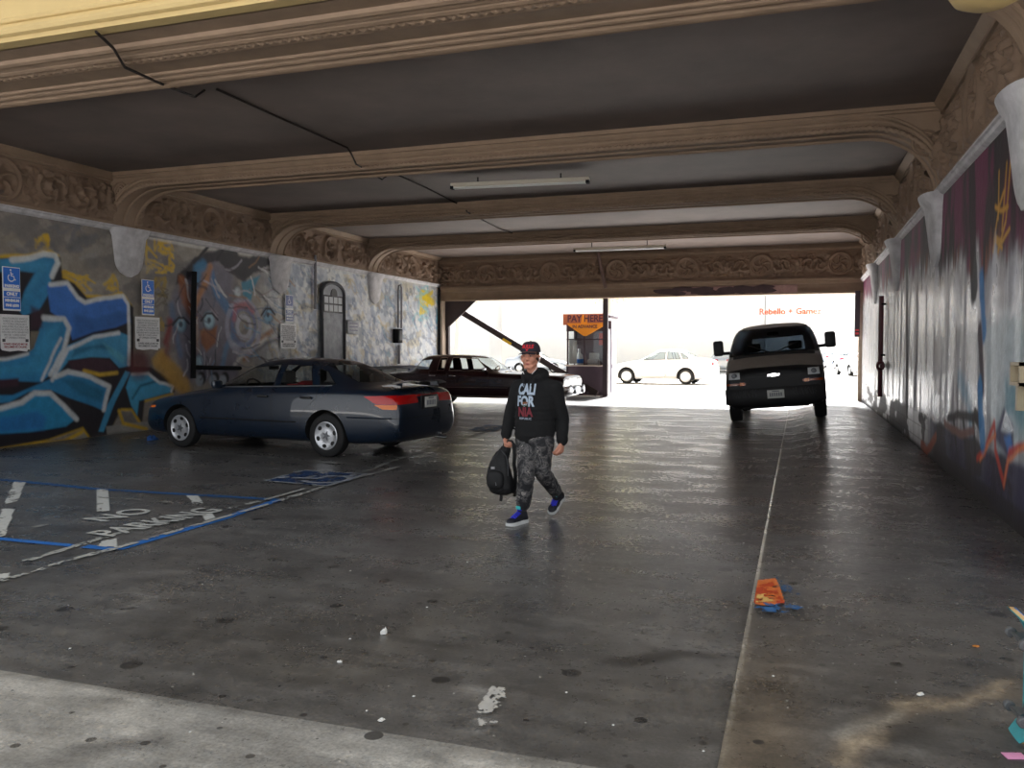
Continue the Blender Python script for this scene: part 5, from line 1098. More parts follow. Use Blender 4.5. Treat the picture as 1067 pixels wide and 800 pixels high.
# ---- joints
hd = pp(552.6, 371.5, .04); nk = pp(557, 392, 0); ch = pp(558, 416, 0); pv = pp(557, 456, .0)
shR, elR, wrR = pp(540, 404, -.08), pp(531.5, 431, -.10), pp(527, 455, -.0)
shL, elL, wrL = pp(578.5, 405, .08), pp(586, 436, .04), pp(585.8, 461, .10)
hipR, knR, anR = pp(550, 459, -.03), pp(548.5, 494, .13), pp(544.5, 533, .05)
hipL, knL, anL = pp(564, 459, .05), pp(565, 492, .06), pp(581.5, 516, -.27)
F1, L1 = facing(26); F2, L2 = facing(20)
def hand(w, d, n, side, curls, spread=.0, thumb=.6, k=1.0):
    """wrist w, direction d towards the fingers, palm normal n; side = direction of the thumb"""
    d = d.normalized(); n = (n - d * n.dot(d)).normalized(); s = d.cross(n); s = s if s.dot(side) > 0 else -s
    caps, el = [], []
    pc = w + d * .045 * k; el.append((pc + d * .008 * k, (.048 * k, .042 * k, .0165 * k), frame((0, 0, 0), d, s, n)))
    for i in range(4):
        o = (1.5 - i) / 1.5; root = w + d * (.03 * k) + s * (o * .026 * k); knu = w + d * ((.086 - .006 * abs(o - .3)) * k) + s * (o * .032 * k); r = (.0098, .0102, .0098, .0086)[i] * k
        caps.append((root, .0125 * k, knu, r * 1.15))
        p, a = knu, 0; ln = ((.040, .025, .020), (.044, .028, .021), (.041, .026, .020), (.032, .020, .018))[i]
        for j in range(3):
            a += curls[j]; dd = (d * math.cos(a) + n * math.sin(a) + s * o * spread).normalized(); q = p + dd * ln[j] * k; caps.append((p, r * (1.05 - .08 * j), q, r * (.97 - .1 * j))); p = q
    t0 = w + d * .022 * k + s * .026 * k; t1 = w + d * .055 * k + s * .046 * k + n * .012 * k; t2 = t1 + (d * .75 + s * .15 + n * thumb).normalized() * .034 * k; t3 = t2 + (d * .75 - s * .25 + n * (thumb + .3)).normalized() * .027 * k
    caps += [(t0, .0155 * k, t1, .0125 * k), (t1, .012 * k, t2, .0108 * k), (t2, .0105 * k, t3, .009 * k)]
    caps.append((w - d * .03 * k, .026 * k, w + d * .02 * k, .024 * k)); return caps, el
HK = .96
cR, eR = hand(wrR + Vector((0, 0, -.005)), (pp(528.5, 466, .02) - wrR), (L1 * .9 + F1 * .1), F1, (1.25, 1.35, .9), 0, .9, HK)
cL, eL = hand(wrL, (pp(584.2, 474, .12) - wrL), -L1 * .9 - F1 * .1, F1, (.75, .85, .6), .03, .45, HK)
HF_ = frame((0, 0, 0), L2, F2, Z_)
def hp(x, y, z): return hd + L2 * (x * 1.07) + F2 * y + Z_ * z
els = [(hp(0, -.012, .030), (.073, .093, .092), HF_), (hp(0, .022, -.035), (.058, .066, .078), HF_), (hp(0, .066, -.092), (.026, .022, .020), HF_), (hp(0, .055, .024), (.056, .036, .034), HF_),
       (hp(.036, .058, -.028), (.028, .026, .028), HF_), (hp(-.036, .058, -.028), (.028, .026, .028), HF_), (hp(.079, -.012, -.012), (.010, .018, .030), HF_), (hp(-.079, -.012, -.012), (.010, .018, .030), HF_),
       (hp(0, .0815, -.0575), (.020, .009, .005), HF_), (hp(0, .0795, -.069), (.017, .009, .006), HF_), (hp(0, .096, -.028), (.0165, .012, .0095), HF_), (hp(0, .082, .031), (.05, .012, .009), HF_)]
caps = [(hp(0, .082, .02), .008, hp(0, .100, -.024), .0115), (hp(0, -.022, -.06), .05, nk + Z_ * -.02, .054), (hp(.047, .0, -.05), .022, hp(.018, .062, -.095), .02), (hp(-.047, .0, -.05), .022, hp(-.018, .062, -.095), .02),
        (nk + Z_ * -.03, .07, ch, .115), (ch, .12, pv, .11), (nk + Z_ * -.06, .05, shR - Z_ * .015, .046), (nk + Z_ * -.06, .05, shL - Z_ * .015, .046),
        (shR, .052, elR, .040), (elR, .039, wrR, .027), (shL, .052, elL, .040), (elL, .039, wrL, .027), (hipR, .075, knR, .052), (knR, .052, anR, .036), (hipL, .075, knL, .052), (knL, .052, anL, .036), (pv, .1, hipR, .08), (pv, .1, hipL, .08)] + cR + cL
body = blob('body', caps, els + eR + eL, .0048, SKIN, PER, 5)
# face details
EW = mat('eye_white', (168, 160, 154), .4); EI = mat('dark_iris', (36, 26, 22), .2); BR = mat('dark_brown_hair', (44, 32, 28), .85); LIP = mat('lip', (168, 84, 82), .5)  # eye whites darkened in colour to stand for shaded sockets
for s in (1, -1):
    MB().ell((0, 0, 0), (.0125, .0095, .0048), Matrix.Translation(hp(s * .029, .078, .0065)) @ HF_, 14, 10).obj('eye', EW, body); MB().ell((0, 0, 0), (.0055, .0045, .0055), Matrix.Translation(hp(s * .029, .0855, .006)) @ HF_, 10, 8).obj('iris', EI, body)
    MB().tube([hp(s * .014, .0935, .0215), hp(s * .03, .0925, .026), hp(s * .046, .081, .021)], [.0045, .006, .0035], 8).obj('eyebrow', BR, body); MB().tube([hp(s * .017, .085, .0135), hp(s * .03, .0885, .0155), hp(s * .042, .081, .012)], .0024, 6).obj('eyelid', SKIN, body)
MB().tube([hp(-.018, .085, -.0645), hp(-.009, .0905, -.0625), hp(0, .0915, -.063), hp(.009, .0905, -.0625), hp(.018, .085, -.0645)], [.002, .005, .0056, .005, .002], 8).obj('lips', LIP, body)
hm_ = MB(); hm_.ell((0, 0, 0), (.0785, .098, .088), Matrix.Translation(hp(0, -.018, .028)) @ HF_, 30, 22)
hv = [Vector(v) for v in hm_.v]; keep = [f for f in hm_.f if all(((hv[i] - hd).dot(F2) < .028 and (hv[i] - hd).dot(Z_) > -.05 and (hv[i] - hd).dot(Z_) < .075) and not (abs((hv[i] - hd).dot(L2)) > .07 and -.03 < (hv[i] - hd).dot(F2) < .008 and (hv[i] - hd).dot(Z_) < .015) for i in f)]
hm_.f = keep; ho = hm_.obj('hair', BR, PER); md = ho.modifiers.new('s', 'SOLIDIFY'); md.thickness = .004; baked(ho)
# cap with red lettering
CAPM = mat('dark_cap_cloth', (40, 34, 44), .85, bump=.15, bscale=200); CRED = mat('cap_red', (205, 28, 46), .7)
m = MB(); rings = []
for k in range(11):
    f = k / 10; z = .040 + .098 * math.sin(f * PI / 2) ** 1.0; r = math.cos(f * PI / 2) ** .62 if k < 10 else .02
    rings.append([hp(.0845 * r * math.cos(a), -.008 + .104 * r * math.sin(a) * (1.0 if math.sin(a) > 0 else 1.0), z + (.004 * math.sin(a) if f < .3 else 0)) for a in np.linspace(0, 2 * PI, 33)[:-1]])
m.loft(rings); cap = m.obj('cap', CAPM, PER)
bq = BVHTree.FromPolygons([v.co[:] for v in cap.data.vertices], [tuple(p.vertices) for p in cap.data.polygons])
m = MB(); top = []
for k in range(9):
    x = -.07 + .0175 * k; y0 = .094 * math.sqrt(max(0, 1 - (x / .086) ** 2)) - .012; y1 = .094 + .046 * math.sqrt(max(0, 1 - (x / .0725) ** 2)); zc = .042 - 1.6 * x * x
    m_ = [hp(x, y0, zc), hp(x, y1, zc - .012), hp(x, y1, zc - .017), hp(x, y0, zc - .006)]; top.append(m_)
m.loft(top); m.obj('cap_brim', CAPM, cap); MB().ell((0, 0, 0), (.008, .008, .005), Matrix.Translation(hp(0, -.008, .139)), 10, 6).obj('cap_button', CAPM, cap)
def decal(mb, bvh, org, fx, fy, fwd, off, name, m, parent):
    """lay flat lettering (local xy) on a surface by casting it along -fwd"""
    out = []
    last = None
    for x, y, z in mb.v:
        p = org + fx * x + fy * y + fwd * .5; h = bvh.ray_cast(p, -fwd)[0]
        if h is None: h = last or (org + fx * x + fy * y)
        last = h; out.append(tuple(h + fwd * (off + z)))
    r = MB(); r.v = out; r.f = mb.f; return r.obj(name, m, parent, False)
def subdiv(mb, n=2):
    bm = bmesh.new(); me = mb.mesh('t', None, False); bm.from_mesh(me); bmesh.ops.triangulate(bm, faces=bm.faces); bmesh.ops.subdivide_edges(bm, edges=bm.edges, cuts=n, use_grid_fill=True)
    bm.verts.index_update(); r = MB(); r.v = [v.co[:] for v in bm.verts]; r.f = [tuple(v.index for v in f.verts) for f in bm.faces]; bm.free(); bpy.data.meshes.remove(me); return r
decal(subdiv(text_mb('BULLS', .034, .0012, .001, sx=.92), 1), bq, hp(0, .1, .088), -L2 * -1 if False else L2 * 1.0, Z_, F2, .0025, 'cap_lettering', CRED, cap) if False else None
RT = F2.cross(Z_)            # reading direction seen from the front
RT = RT if RT.dot(A_) > 0 else -RT
decal(subdiv(text_mb('BULLS', .043, .0016, .001, sx=.92), 1), bq, hp(0, .1, .090), RT, Z_, F2, .0025, 'cap_lettering', CRED, cap)
m = MB(); m.prism([(q[0] * .7, q[1] * .7) for q in [(-.012, .008), (-.02, .016), (-.016, .004), (-.008, -.004), (-.005, -.016), (.005, -.016), (.008, -.004), (.016, .004), (.02, .016), (.012, .008)]], .001); decal(subdiv(m, 1), bq, hp(0, .1, .062), RT, Z_, F2, .0025, 'cap_emblem', CRED, cap)
# ---- hoodie
M1 = frame((0, 0, 0), L1, F1, Z_)
spine = [(pp(556.5, 458, 0), .172, .128), (pp(557, 452, 0), .192, .145), (pp(557.5, 440, 0), .190, .142), (pp(558, 425, .005), .192, .142), (pp(558.5, 412, .0), .190, .136), (pp(558.5, 403, -.01), .158, .115), (pp(558, 397, -.015), .105, .095), (pp(557, 391.5, -.012), .078, .076), (pp(556.5, 388, -.012), .07, .07)]
ell_t = []; caps = []
for (c0, rx0, ry0), (c1, rx1, ry1) in zip(spine[:-1], spine[1:]):
    for t in (0, .34, .67): ell_t.append((c0.lerp(c1, t), (rx0 + (rx1 - rx0) * t, ry0 + (ry1 - ry0) * t, .062), M1))
caps += [(shR, .072, shR.lerp(elR, .5), .061), (shR.lerp(elR, .5), .061, elR, .056), (elR, .056, elR.lerp(wrR, .6), .051), (elR.lerp(wrR, .6), .052, elR.lerp(wrR, .86), .05), (elR.lerp(wrR, .86), .042, elR.lerp(wrR, .98), .036),
         (shL, .074, shL.lerp(elL, .5), .064), (shL.lerp(elL, .5), .064, elL, .059), (elL, .059, elL.lerp(wrL, .6), .054), (elL.lerp(wrL, .6), .055, elL.lerp(wrL, .88), .052), (elL.lerp(wrL, .88), .042, elL.lerp(wrL, .99), .036),
         (shR, .072, pp(552, 398.5, -.05), .05), (shL, .073, pp(564, 398.5, .03), .05)]
hc = nk + Z_ * .005
def hring(a, r, dz): return hc + L1 * (r * math.sin(a)) - F1 * (r * 1.05 * math.cos(a)) + Z_ * dz
N = 13
for k in range(N - 1):                                   # hood lying round the neck, thick behind, open in front
    a0, a1 = -2.5 + 5.0 * k / (N - 1), -2.5 + 5.0 * (k + 1) / (N - 1); th = lambda a: .03 + .022 * max(0, math.cos(a * .6)); zz = lambda a: -.012 + .036 * math.cos(a * .8)
    caps.append((hring(a0, .084, zz(a0)), th(a0), hring(a1, .084, zz(a1)), th(a1)))
hood = blob('hoodie', caps, ell_t, .0095, BLKF, PER, 4, (.0045, 6.5, (1, 1, 1.3)), 4)
bh = BVHTree.FromPolygons([v.co[:] for v in hood.data.vertices], [tuple(p.vertices) for p in hood.data.polygons])
F3, L3 = facing(20); RT3 = F3.cross(Z_); RT3 = RT3 if RT3.dot(A_) > 0 else -RT3
PW = mat('print_pale_blue_grey', (170, 184, 200), .8, var=.12, vscale=60); PR_ = mat('print_dark_red', (118, 40, 52), .8, var=.15, vscale=60); PB = mat('print_brown', (128, 76, 44), .8); PG = mat('print_green', (58, 84, 56), .8)
for tx, u, v, hgt, wd, mm in (('CALI', 548, 405.5, 12.5, 19, PW), ('FOR', 548, 417.8, 12, 19, PW), ('NIA', 548, 429, 10.5, 16, PR_)):
    t = text_mb(tx, 1.0, .045, .001); xs = [q[0] for q in t.v]; ys = [q[1] for q in t.v]; kx = wd * .0087 / .93 / (max(xs) - min(xs)); ky = hgt * .0087 * .93 / (max(ys) - min(ys)); mx, my = (max(xs) + min(xs)) / 2, (max(ys) + min(ys)) / 2
    t.v = [((x - mx) * kx, (y - my) * ky, z) for x, y, z in t.v]; decal(subdiv(t, 1), bh, pp(u, v, .1), RT3, Z_, F3, .008, 'hoodie_lettering', mm, hood)
t = text_mb('REPUBLIC', 1.0, .01, .001); xs = [q[0] for q in t.v]; kx = 14 * .0087 / (max(xs) - min(xs)); t.v = [(x * kx, y * kx * .9, z) for x, y, z in t.v]; decal(t, bh, pp(548, 436, .1), RT3, Z_, F3, .008, 'hoodie_small_print', PW, hood)
m = MB(); bear = [(-.030, -.012), (-.026, .006), (-.012, .012), (.004, .011), (.014, .016), (.024, .012), (.034, .004), (.030, -.002), (.020, -.001), (.018, -.014), (.010, -.014), (.008, -.004), (-.010, -.004), (-.014, -.014), (-.022, -.014), (-.022, -.004)]
m.prism([(x * .85, y) for x, y in bear], .001); decal(subdiv(m, 1), bh, pp(547.5, 420, .1), RT3, Z_, F3, .011, 'hoodie_bear_print', PB, hood)
m = MB(); m.prism([(-.03, -.004), (.03, -.004), (.028, .004), (-.028, .003)], .001); decal(subdiv(m, 1), bh, pp(547.5, 422.4, .1), RT3, Z_, F3, .0105, 'hoodie_grass_print', PG, hood)
m = MB(); g = []
for i in range(13):
    for j in range(7):
        x = -.125 + .25 * i / 12; y = -.05 + .11 * j / 6; x *= 1 - .25 * (j / 6); m.v.append((x, y, 0))
for i in range(12):
    for j in range(6): a = i * 7 + j; m.f.append((a, a + 7, a + 8, a + 1))
pk = decal(m, bh, pp(556, 448.5, .1), RT3, Z_, F3, .012, 'kangaroo_pocket', BLKF, hood); md = pk.modifiers.new('s', 'SOLIDIFY'); md.thickness = .02; md.offset = -1; baked(pk)
for s in (1, -1): MB().tube([hring(s * 2.45, .09, .0) + F1 * .03, hring(s * 2.7, .1, -.05) + F1 * .045, hring(s * 2.75, .1, -.09) + F1 * .06], .0035, 6).obj('drawstring', BLKF, hood)
# earphones
EPM = mat('white_plastic', (232, 232, 232), .4)
for s in (1, -1):
    m = MB(); m.ell(tuple(hp(s * .086, .004, -.014)), (.008, .008, .010)); m.tube([hp(s * .086, .004, -.014), hp(s * .086, .012, -.03), hp(s * .079, .034, -.07), hp(s * .062, .056, -.12), hp(s * .034, .068, -.155)], .0026, 6); m.obj('earphone', EPM, PER)
# ---- trousers
def camo():
    m = bpy.data.materials.new('grey_camouflage'); m.use_nodes = True; nt = m.node_tree; b = nt.nodes['Principled BSDF']; b.inputs['Roughness'].default_value = .9
    tc = nt.nodes.new('ShaderNodeTexCoord'); n = nt.nodes.new('ShaderNodeTexNoise'); n.inputs['Scale'].default_value = 15; n.inputs['Detail'].default_value = 3; n.inputs['Roughness'].default_value = .55; n.inputs['Distortion'].default_value = .6
    r = nt.nodes.new('ShaderNodeValToRGB'); r.color_ramp.interpolation = 'CONSTANT'; e = r.color_ramp.elements; e[0].color = (*lin((34, 34, 37)), 1); e[1].position = .44; e[1].color = (*lin((66, 65, 66)), 1)
    for p, c in ((.52, (98, 95, 94)), (.58, (50, 50, 53)), (.64, (134, 129, 125))): x = e.new(p); x.color = (*lin(c), 1)
    nt.links.new(tc.outputs['Object'], n.inputs['Vector']); nt.links.new(n.outputs['Fac'], r.inputs[0]); nt.links.new(r.outputs[0], b.inputs['Base Color']); return m
caps = [(pv + Z_ * .01, .135, hipR + Z_ * -.02, .118), (pv + Z_ * .01, .135, hipL + Z_ * -.02, .118), (hipR, .116, hipR.lerp(knR, .55), .092), (hipR.lerp(knR, .55), .092, knR, .077), (knR, .077, knR.lerp(anR, .5), .071), (knR.lerp(anR, .5), .071, knR.lerp(anR, .78), .062), (knR.lerp(anR, .74), .066, knR.lerp(anR, .82), .057),
        (hipL, .116, hipL.lerp(knL, .55), .090), (hipL.lerp(knL, .55), .090, knL, .075), (knL, .075, knL.lerp(anL, .5), .068), (knL.lerp(anL, .5), .068, knL.lerp(anL, .78), .060), (knL.lerp(anL, .74), .064, knL.lerp(anL, .82), .055)]
tr = blob('trousers', caps, [], .0095, camo(), PER, 4, (.006, 6, (1, 1, 2.0)), 9)
# ---- shoes
SHO = mat('black_navy_shoe', (24, 24, 34), .6, bump=.1, bscale=120); SBL = mat('blue_tongue', (34, 38, 176), .7); SOL = mat('white_rubber_sole', (216, 218, 216), .6); TEAL = mat('teal_tag', (60, 190, 190), .6)
def shoe(heel, fx, up, ank, ln=.275, teal=True):
    fx = fx.normalized(); up = (up - fx * up.dot(fx)).normalized(); fy = up.cross(fx); S_ = lambda x, y, z: heel + fx * x + fy * y + up * z; M = frame((0, 0, 0), fx, fy, up); k = ln / .275
    caps = [(S_(.045 * k, 0, .05), .036, S_(.10 * k, 0, .055), .036), (S_(.10 * k, 0, .06), .036, S_(.17 * k, 0, .045), .034), (S_(.05 * k, 0, .06), .037, ank + (ank - S_(.05 * k, 0, .06)).normalized() * .045, .046), (S_(.13 * k, 0, .055), .03, ank + fx * .01, .04)]
    ls = [(S_(.215 * k, .0, .04), (.055 * k, .042, .028), M), (S_(.16 * k, 0, .038), (.07 * k, .040, .03), M), (S_(.05 * k, 0, .04), (.05 * k, .037, .035), M)]
    o = blob('shoe', caps, ls, .0065, SHO, PER, 4)
    ol = [(0 + .275 * k * t, w) for t, w in ((.0, .012), (.03, .026), (.12, .036), (.3, .036), (.5, .038), (.68, .046), (.82, .045), (.93, .034), (.985, .018), (1.0, .004))]
    poly = ol + [(x, -w) for x, w in ol[::-1]]; m = MB(); n = len(poly)
    vs = [S_(x, y, 0 + .006 * max(0, (x / (.275 * k) - .8) * 5)) for x, y in poly] + [S_(x, y * 1.03, .014) for x, y in poly] + [S_(x, y * .98, .032) for x, y in poly]
    fs = [tuple(range(n - 1, -1, -1)), tuple(range(2 * n, 3 * n))] + [(l * n + i, l * n + (i + 1) % n, (l + 1) * n + (i + 1) % n, (l + 1) * n + i) for l in (0, 1) for i in range(n)]
    m.add(vs, fs); m.obj('sole', SOL, o)
    m = MB(); tp = ank + up * .02
    m.loft([[q + fy * w, q + fx * .012 + fy * w * .6 + up * .010, q + fx * .012 - fy * w * .6 + up * .010, q - fy * w, q - up * .012] for q, w in ((S_(.205 * k, 0, .060), .016), (S_(.165 * k, 0, .074), .021), (S_(.125 * k, 0, .092), .024), (ank + fx * .042 + up * .0, .026), (ank + fx * .048 + up * .045, .024))]); m.obj('tongue', SBL, o)
    m = MB()
    for t in range(5):
        f = t / 4; q = S_(.195 * k, 0, .076).lerp(ank + fx * .06 + up * .005, f); m.tube([q + fy * .028 - up * .012, q + fy * .012 + up * .002, q - fy * .012 + up * .002, q - fy * .028 - up * .012], .0048, 6)
    m.obj('laces', mat('blue_lace', (52, 56, 200), .7), o)
    if teal: MB().box((0, 0, 0), (.05, .012, .03), frame(ank + fx * .062 + up * .045, fy, fx, up), r=.004).obj('tongue_tag', TEAL, o)
    return o
hR = on_z(549.5, 543.5) - PO; tR = on_z(526, 549.5) - PO; fR = tR - hR
shoe(hR, fR, Z_, anR, min(.29, max(.25, fR.length)))
tL = on_z(573, 538) - PO; dL = (pp(588.5, 515, -.42) - tL); fL = -dL.normalized(); upL = (anL + Z_ * .0 - (tL + dL * .6)); shoe(tL - fL * .275 + Z_ * .012, fL, upL, anL, .275)
# ---- backpack held in the hand
BPK = mat('black_nylon', (12, 12, 14), .7, var=.1, vscale=20, bump=.2, bscale=90); BPT = mat('black_webbing', (26, 26, 28), .8)
BO = pp(521, 519, .0); BP = thing('backpack', 'black backpack hanging from the right hand of the walking person', 'backpack', PO + BO)
bp = lambda u, v, b=.0: pp(u, v, b) - BO
FB, LB = facing(30); rings = []
for v, u, w, dp in ((463.5, 525.6, 1.6, .012), (467, 524.6, 3.4, .022), (472, 522.6, 6.2, .04), (479, 520.4, 9.4, .066), (487, 519.8, 11.6, .085), (495, 520.2, 13.6, .098), (502, 521, 14.6, .104), (508, 522.2, 13.8, .1), (513, 523.6, 10.8, .085), (516, 525, 6.5, .055)):
    c = bp(u, v, .0); w *= .0087; rings.append([c + A_ * (w * math.copysign(abs(math.cos(a)) ** .75, math.cos(a))) + B_ * (dp * math.copysign(abs(math.sin(a)) ** .8, math.sin(a))) for a in np.linspace(0, 2 * PI, 29)[:-1]])
o = MB().loft(rings).obj('body', BPK, BP); md = o.modifiers.new('s', 'SUBSURF'); md.levels = 2; md.render_levels = 2; baked(o)
me = o.data
for v in me.vertices: v.co += v.normal * (.009 * (mnoise.noise(v.co * 14) + .5 * mnoise.noise(v.co * 30)))
bb = BVHTree.FromPolygons([v.co[:] for v in me.vertices], [tuple(p.vertices) for p in me.polygons])
m = MB(); m.ell((0, 0, 0), (.085, .045, .085), Matrix.Translation(bp(516, 500, .085)) @ frame((0, 0, 0), LB, FB, Z_), 22, 14, .7); m.obj('front_pocket', BPK, BP)
def onbag(u, v, off=.004):
    p = bp(u, v, .6); d = (-B_); h = bb.ray_cast(p, d)[0]; return (h if h else bp(u, v, .1)) + B_ * off
MB().tube([onbag(u, v, .01) for u, v in ((511, 481), (515, 476), (521, 477), (527, 484), (529, 494), (529, 505))], .005, 6).obj('zip', mat('zip_grey', (52, 52, 55), .5), BP)
MB().box((0, 0, 0), (.034, .006, .022), frame(bp(513.5, 487.5, .10), A_, B_, Z_), r=.002).obj('logo_patch', mat('pale_patch', (150, 150, 152), .6), BP)
MB().box((0, 0, 0), (.008, .006, .03), frame(bp(517, 504, .135), A_, B_, Z_), r=.002).obj('zip_pull', mat('zip_silver', (170, 170, 172), .35, metal=.8), BP)
def strap(name, pts, w, t=.006):
    P = [bp(*q) for q in pts]; m = MB(); rs = []
    for i, p in enumerate(P):
        T = (P[min(i + 1, len(P) - 1)] - P[max(i - 1, 0)]).normalized(); s = T.cross(B_).normalized()
        s = (s * .8 + B_ * .4).normalized(); n = T.cross(s).normalized(); rs.append([p + s * w + n * t, p - s * w + n * t, p - s * w - n * t, p + s * w - n * t])
    m.loft(rs); return m.obj(name, BPT, BP)
strap('shoulder_strap', [(527, 470, .02), (527.5, 463, .02), (529.5, 459.5, .025), (533, 460, .03), (535.6, 464, .03), (536.2, 474, .03), (535.6, 484, .02), (537, 492, .0), (537, 505, -.02), (535.5, 514, -.02)], .016)
strap('shoulder_strap', [(526, 468, -.03), (526.5, 463.5, -.01), (528.6, 461, .0), (530.6, 463, .0), (530, 470, -.0), (528, 478, -.03), (529, 490, -.06)], .016)
strap('grab_loop', [(524.5, 468, .02), (525.5, 462.5, .02), (527.5, 461, .02), (528.5, 464, .0), (527, 469, .0)], .009)
strap('webbing_tail', [(522, 514, .05), (522.3, 518, .05), (521.8, 522, .05)], .012); strap('webbing_tail', [(536, 508, .0), (536.5, 513, .0), (536, 517.5, .0)], .012)
# ---- little skateboard standing on its tail at the photo's right edge
q = on_z(1073, 776); SKB = thing('skateboard', 'small turquoise skateboard with tan edges standing on end at the lower right', 'skateboard', q)
TURQ = mat('turquoise_deck', (70, 170, 180), .5, var=.15, vscale=12); PLY = mat('tan_plywood_edge', (206, 172, 124), .6, var=.1, vscale=30); GRM = mat('grey_cast_metal', (120, 122, 124), .45, metal=.5); GRW = mat('grey_wheel', (104, 104, 106), .6)
az = math.atan2(q.y, q.x); rt = Vector((math.sin(az), -math.cos(az), 0)); tw = Vector((-math.cos(az), -math.sin(az), 0))      # right and towards the viewer
M = frame((0, 0, 0), (rt * .3 + tw * .95).normalized(), (rt * .95 - tw * .3).normalized(), Z_); LB_ = .535
def sk(x, y, z): return M @ Vector((x, y, z))
rings = []
for k in range(25):
    f = k / 24; z = LB_ * f; e = min(f, 1 - f) * LB_; w = .088 * math.sqrt(max(.02, 1 - max(0, (.075 - e) / .077) ** 2)); y = -.085 * max(0, (.11 - e) / .11) ** 1.5; rings.append((z + .003, w, y))
for nm, y0, y1, m_ in (('deck', 0, .02, PLY), ('deck_top', .023, .0245, mat('blue_deck_top', (64, 122, 196), .5, var=.15, vscale=14)), ('deck_underside', -.0015, 0, TURQ)):
    mm = MB(); mm.loft([[sk(-w, y + y0, z), sk(-w * .5, y + y0 - .003, z), sk(w * .5, y + y0 - .003, z), sk(w, y + y0, z), sk(w, y + y1 + .003, z), sk(-w, y + y1 + .003, z)] for z, w, y in rings]); mm.obj(nm, m_, SKB, True, 50)
for z in (.12, .42):
    mm = MB(); mm.box((0, -.01, z), (.05, .018, .075), M, r=.004); mm.loft([[sk(-.015, -.015, z - .02), sk(.015, -.015, z - .02), sk(.015, -.015, z + .02), sk(-.015, -.015, z + .02)], [sk(-.05, -.052, z - .012), sk(.05, -.052, z - .012), sk(.05, -.052, z + .012), sk(-.05, -.052, z + .012)]]); mm.tube([sk(-.1, -.052, z), sk(.1, -.052, z)], .006, 8); tk = mm.obj('truck', GRM, SKB)
    for s in (-1, 1): MB().lathe([(.0, -.014), (.016, -.014), (.021, -.009), (.021, .009), (.016, .014), (0, .014)], 20, M @ Matrix.Translation((s * .083, -.052, z)) @ Matrix.Rotation(PI / 2, 4, 'Y')).obj('wheel', GRW, tk)
# ---- pay booth beyond the exit
YB = 28.45; xa, xb = on_y(590, 400, YB).x, on_y(633.5, 400, YB).x; w = xb - xa; xm = (xa + xb) / 2; DB = 1.25
zc_, zw0, zw1, zt_ = on_y(612, 381.5, YB).z, on_y(612, 380, YB).z, on_y(612, 345, YB).z, on_y(612, 331, YB).z
BT = thing('pay_booth', 'small pay booth with a yellow PAY HERE sign just outside the exit, beside the post', 'booth', (xm, YB + DB / 2, 0))
DP = mat('dark_plum_panel', (58, 44, 54), .6, var=.1); WHT = mat('white_booth_wall', (222, 222, 220), .6); GRB = mat('booth_interior_grey', (112, 104, 112), .8)
f0 = -DB / 2; hw = w / 2
m = MB(); m.box((0, f0 + .05, zc_ / 2), (w, .1, zc_), r=.015); m.obj('front_panel', DP, BT)
m = MB(); m.box((hw - .04, 0, zt_ / 2), (.08, DB, zt_)); m.obj('side_wall', WHT, BT, False); m = MB(); m.box((-hw + .03, 0, zc_ / 2), (.06, DB, zc_)); m.box((-hw + .03, -.3 * 0 + DB * .4, (zc_ + zt_) / 2), (.06, .2, zt_ - zc_)); m.obj('side_wall', DP, BT, False); m = MB(); m.box((0, DB / 2 - .04, zt_ / 2), (w, .08, zt_)); m.obj('back_wall', GRB, BT, False)
m = MB(); m.box((0, 0, zt_ + .04), (w + .16, DB + .16, .1), r=.02); m.obj('roof', DP, BT); m = MB(); m.box((0, f0 + .02, zc_ + .02), (w + .06, .3, .04), r=.008); m.obj('counter', mat('pale_counter', (168, 158, 150), .5), BT)
for x in (-hw + .04, hw - .05, -.1): MB().box((x, f0 + .04, (zc_ + zt_) / 2), (.05, .06, zt_ - zc_)).obj('window_post', DP, BT, False)
m = MB(); m.box((0, f0 + .05, zw1 - .28), (w, .04, .04)); m.obj('window_rail', DP, BT, False); m = MB(); m.box((0, f0 + .04, (zw1 + zt_) / 2), (w, .07, zt_ - zw1)); m.obj('header', DP, BT, False)
m = MB(); m.box((0, f0 + .06, (zc_ + zw1) / 2), (w - .1, .008, zw1 - zc_)); m.obj('window_glass', glass('booth_glass', (.85, .87, .87)), BT, False)
m = MB(); m.box((0, .35, 1.72), (w - .14, .25, .03)); m.obj('shelf', GRB, BT, False)
dr_ = MB(); dr_.box((hw + .012, .15, 1.0), (.03, .8, 1.96), r=.01); do = dr_.obj('door', WHT, BT); MB().box((hw + .03, .15, 1.5), (.012, .5, .7), r=.004).obj('door_glass', mat('pale_door_glass', (200, 205, 210), .1), do); MB().box((hw + .045, -.15, 1.0), (.04, .04, .14), r=.01).obj('handle', GRM, do); MB().tube([(hw + .06, -.42, .1), (hw + .06, -.42, 2.1), (hw + .03, -.42, 2.35)], .03, 8).obj('downpipe', mat('lilac_grey_pipe', (130, 124, 140), .5), BT)
MB().box((hw + .05, f0 + .06, zt_ - .25), (.1, .08, .28), r=.015).obj('lamp', DP, BT)
OR1 = mat('sign_orange', (232, 150, 36), .5); OR2 = mat('sign_brown_orange', (176, 104, 74), .55); SPU = mat('sign_purple_text', (84, 46, 66), .6)
zs0, zs1, zs2 = on_y(608, 350, YB - .1).z, on_y(608, 338.5, YB - .1).z, on_y(608, 327, YB - .1).z; sx0, sx1 = on_y(587, 330, YB - .1).x - xm, on_y(633, 330, YB - .1).x - xm; sc_ = (sx0 + sx1) / 2
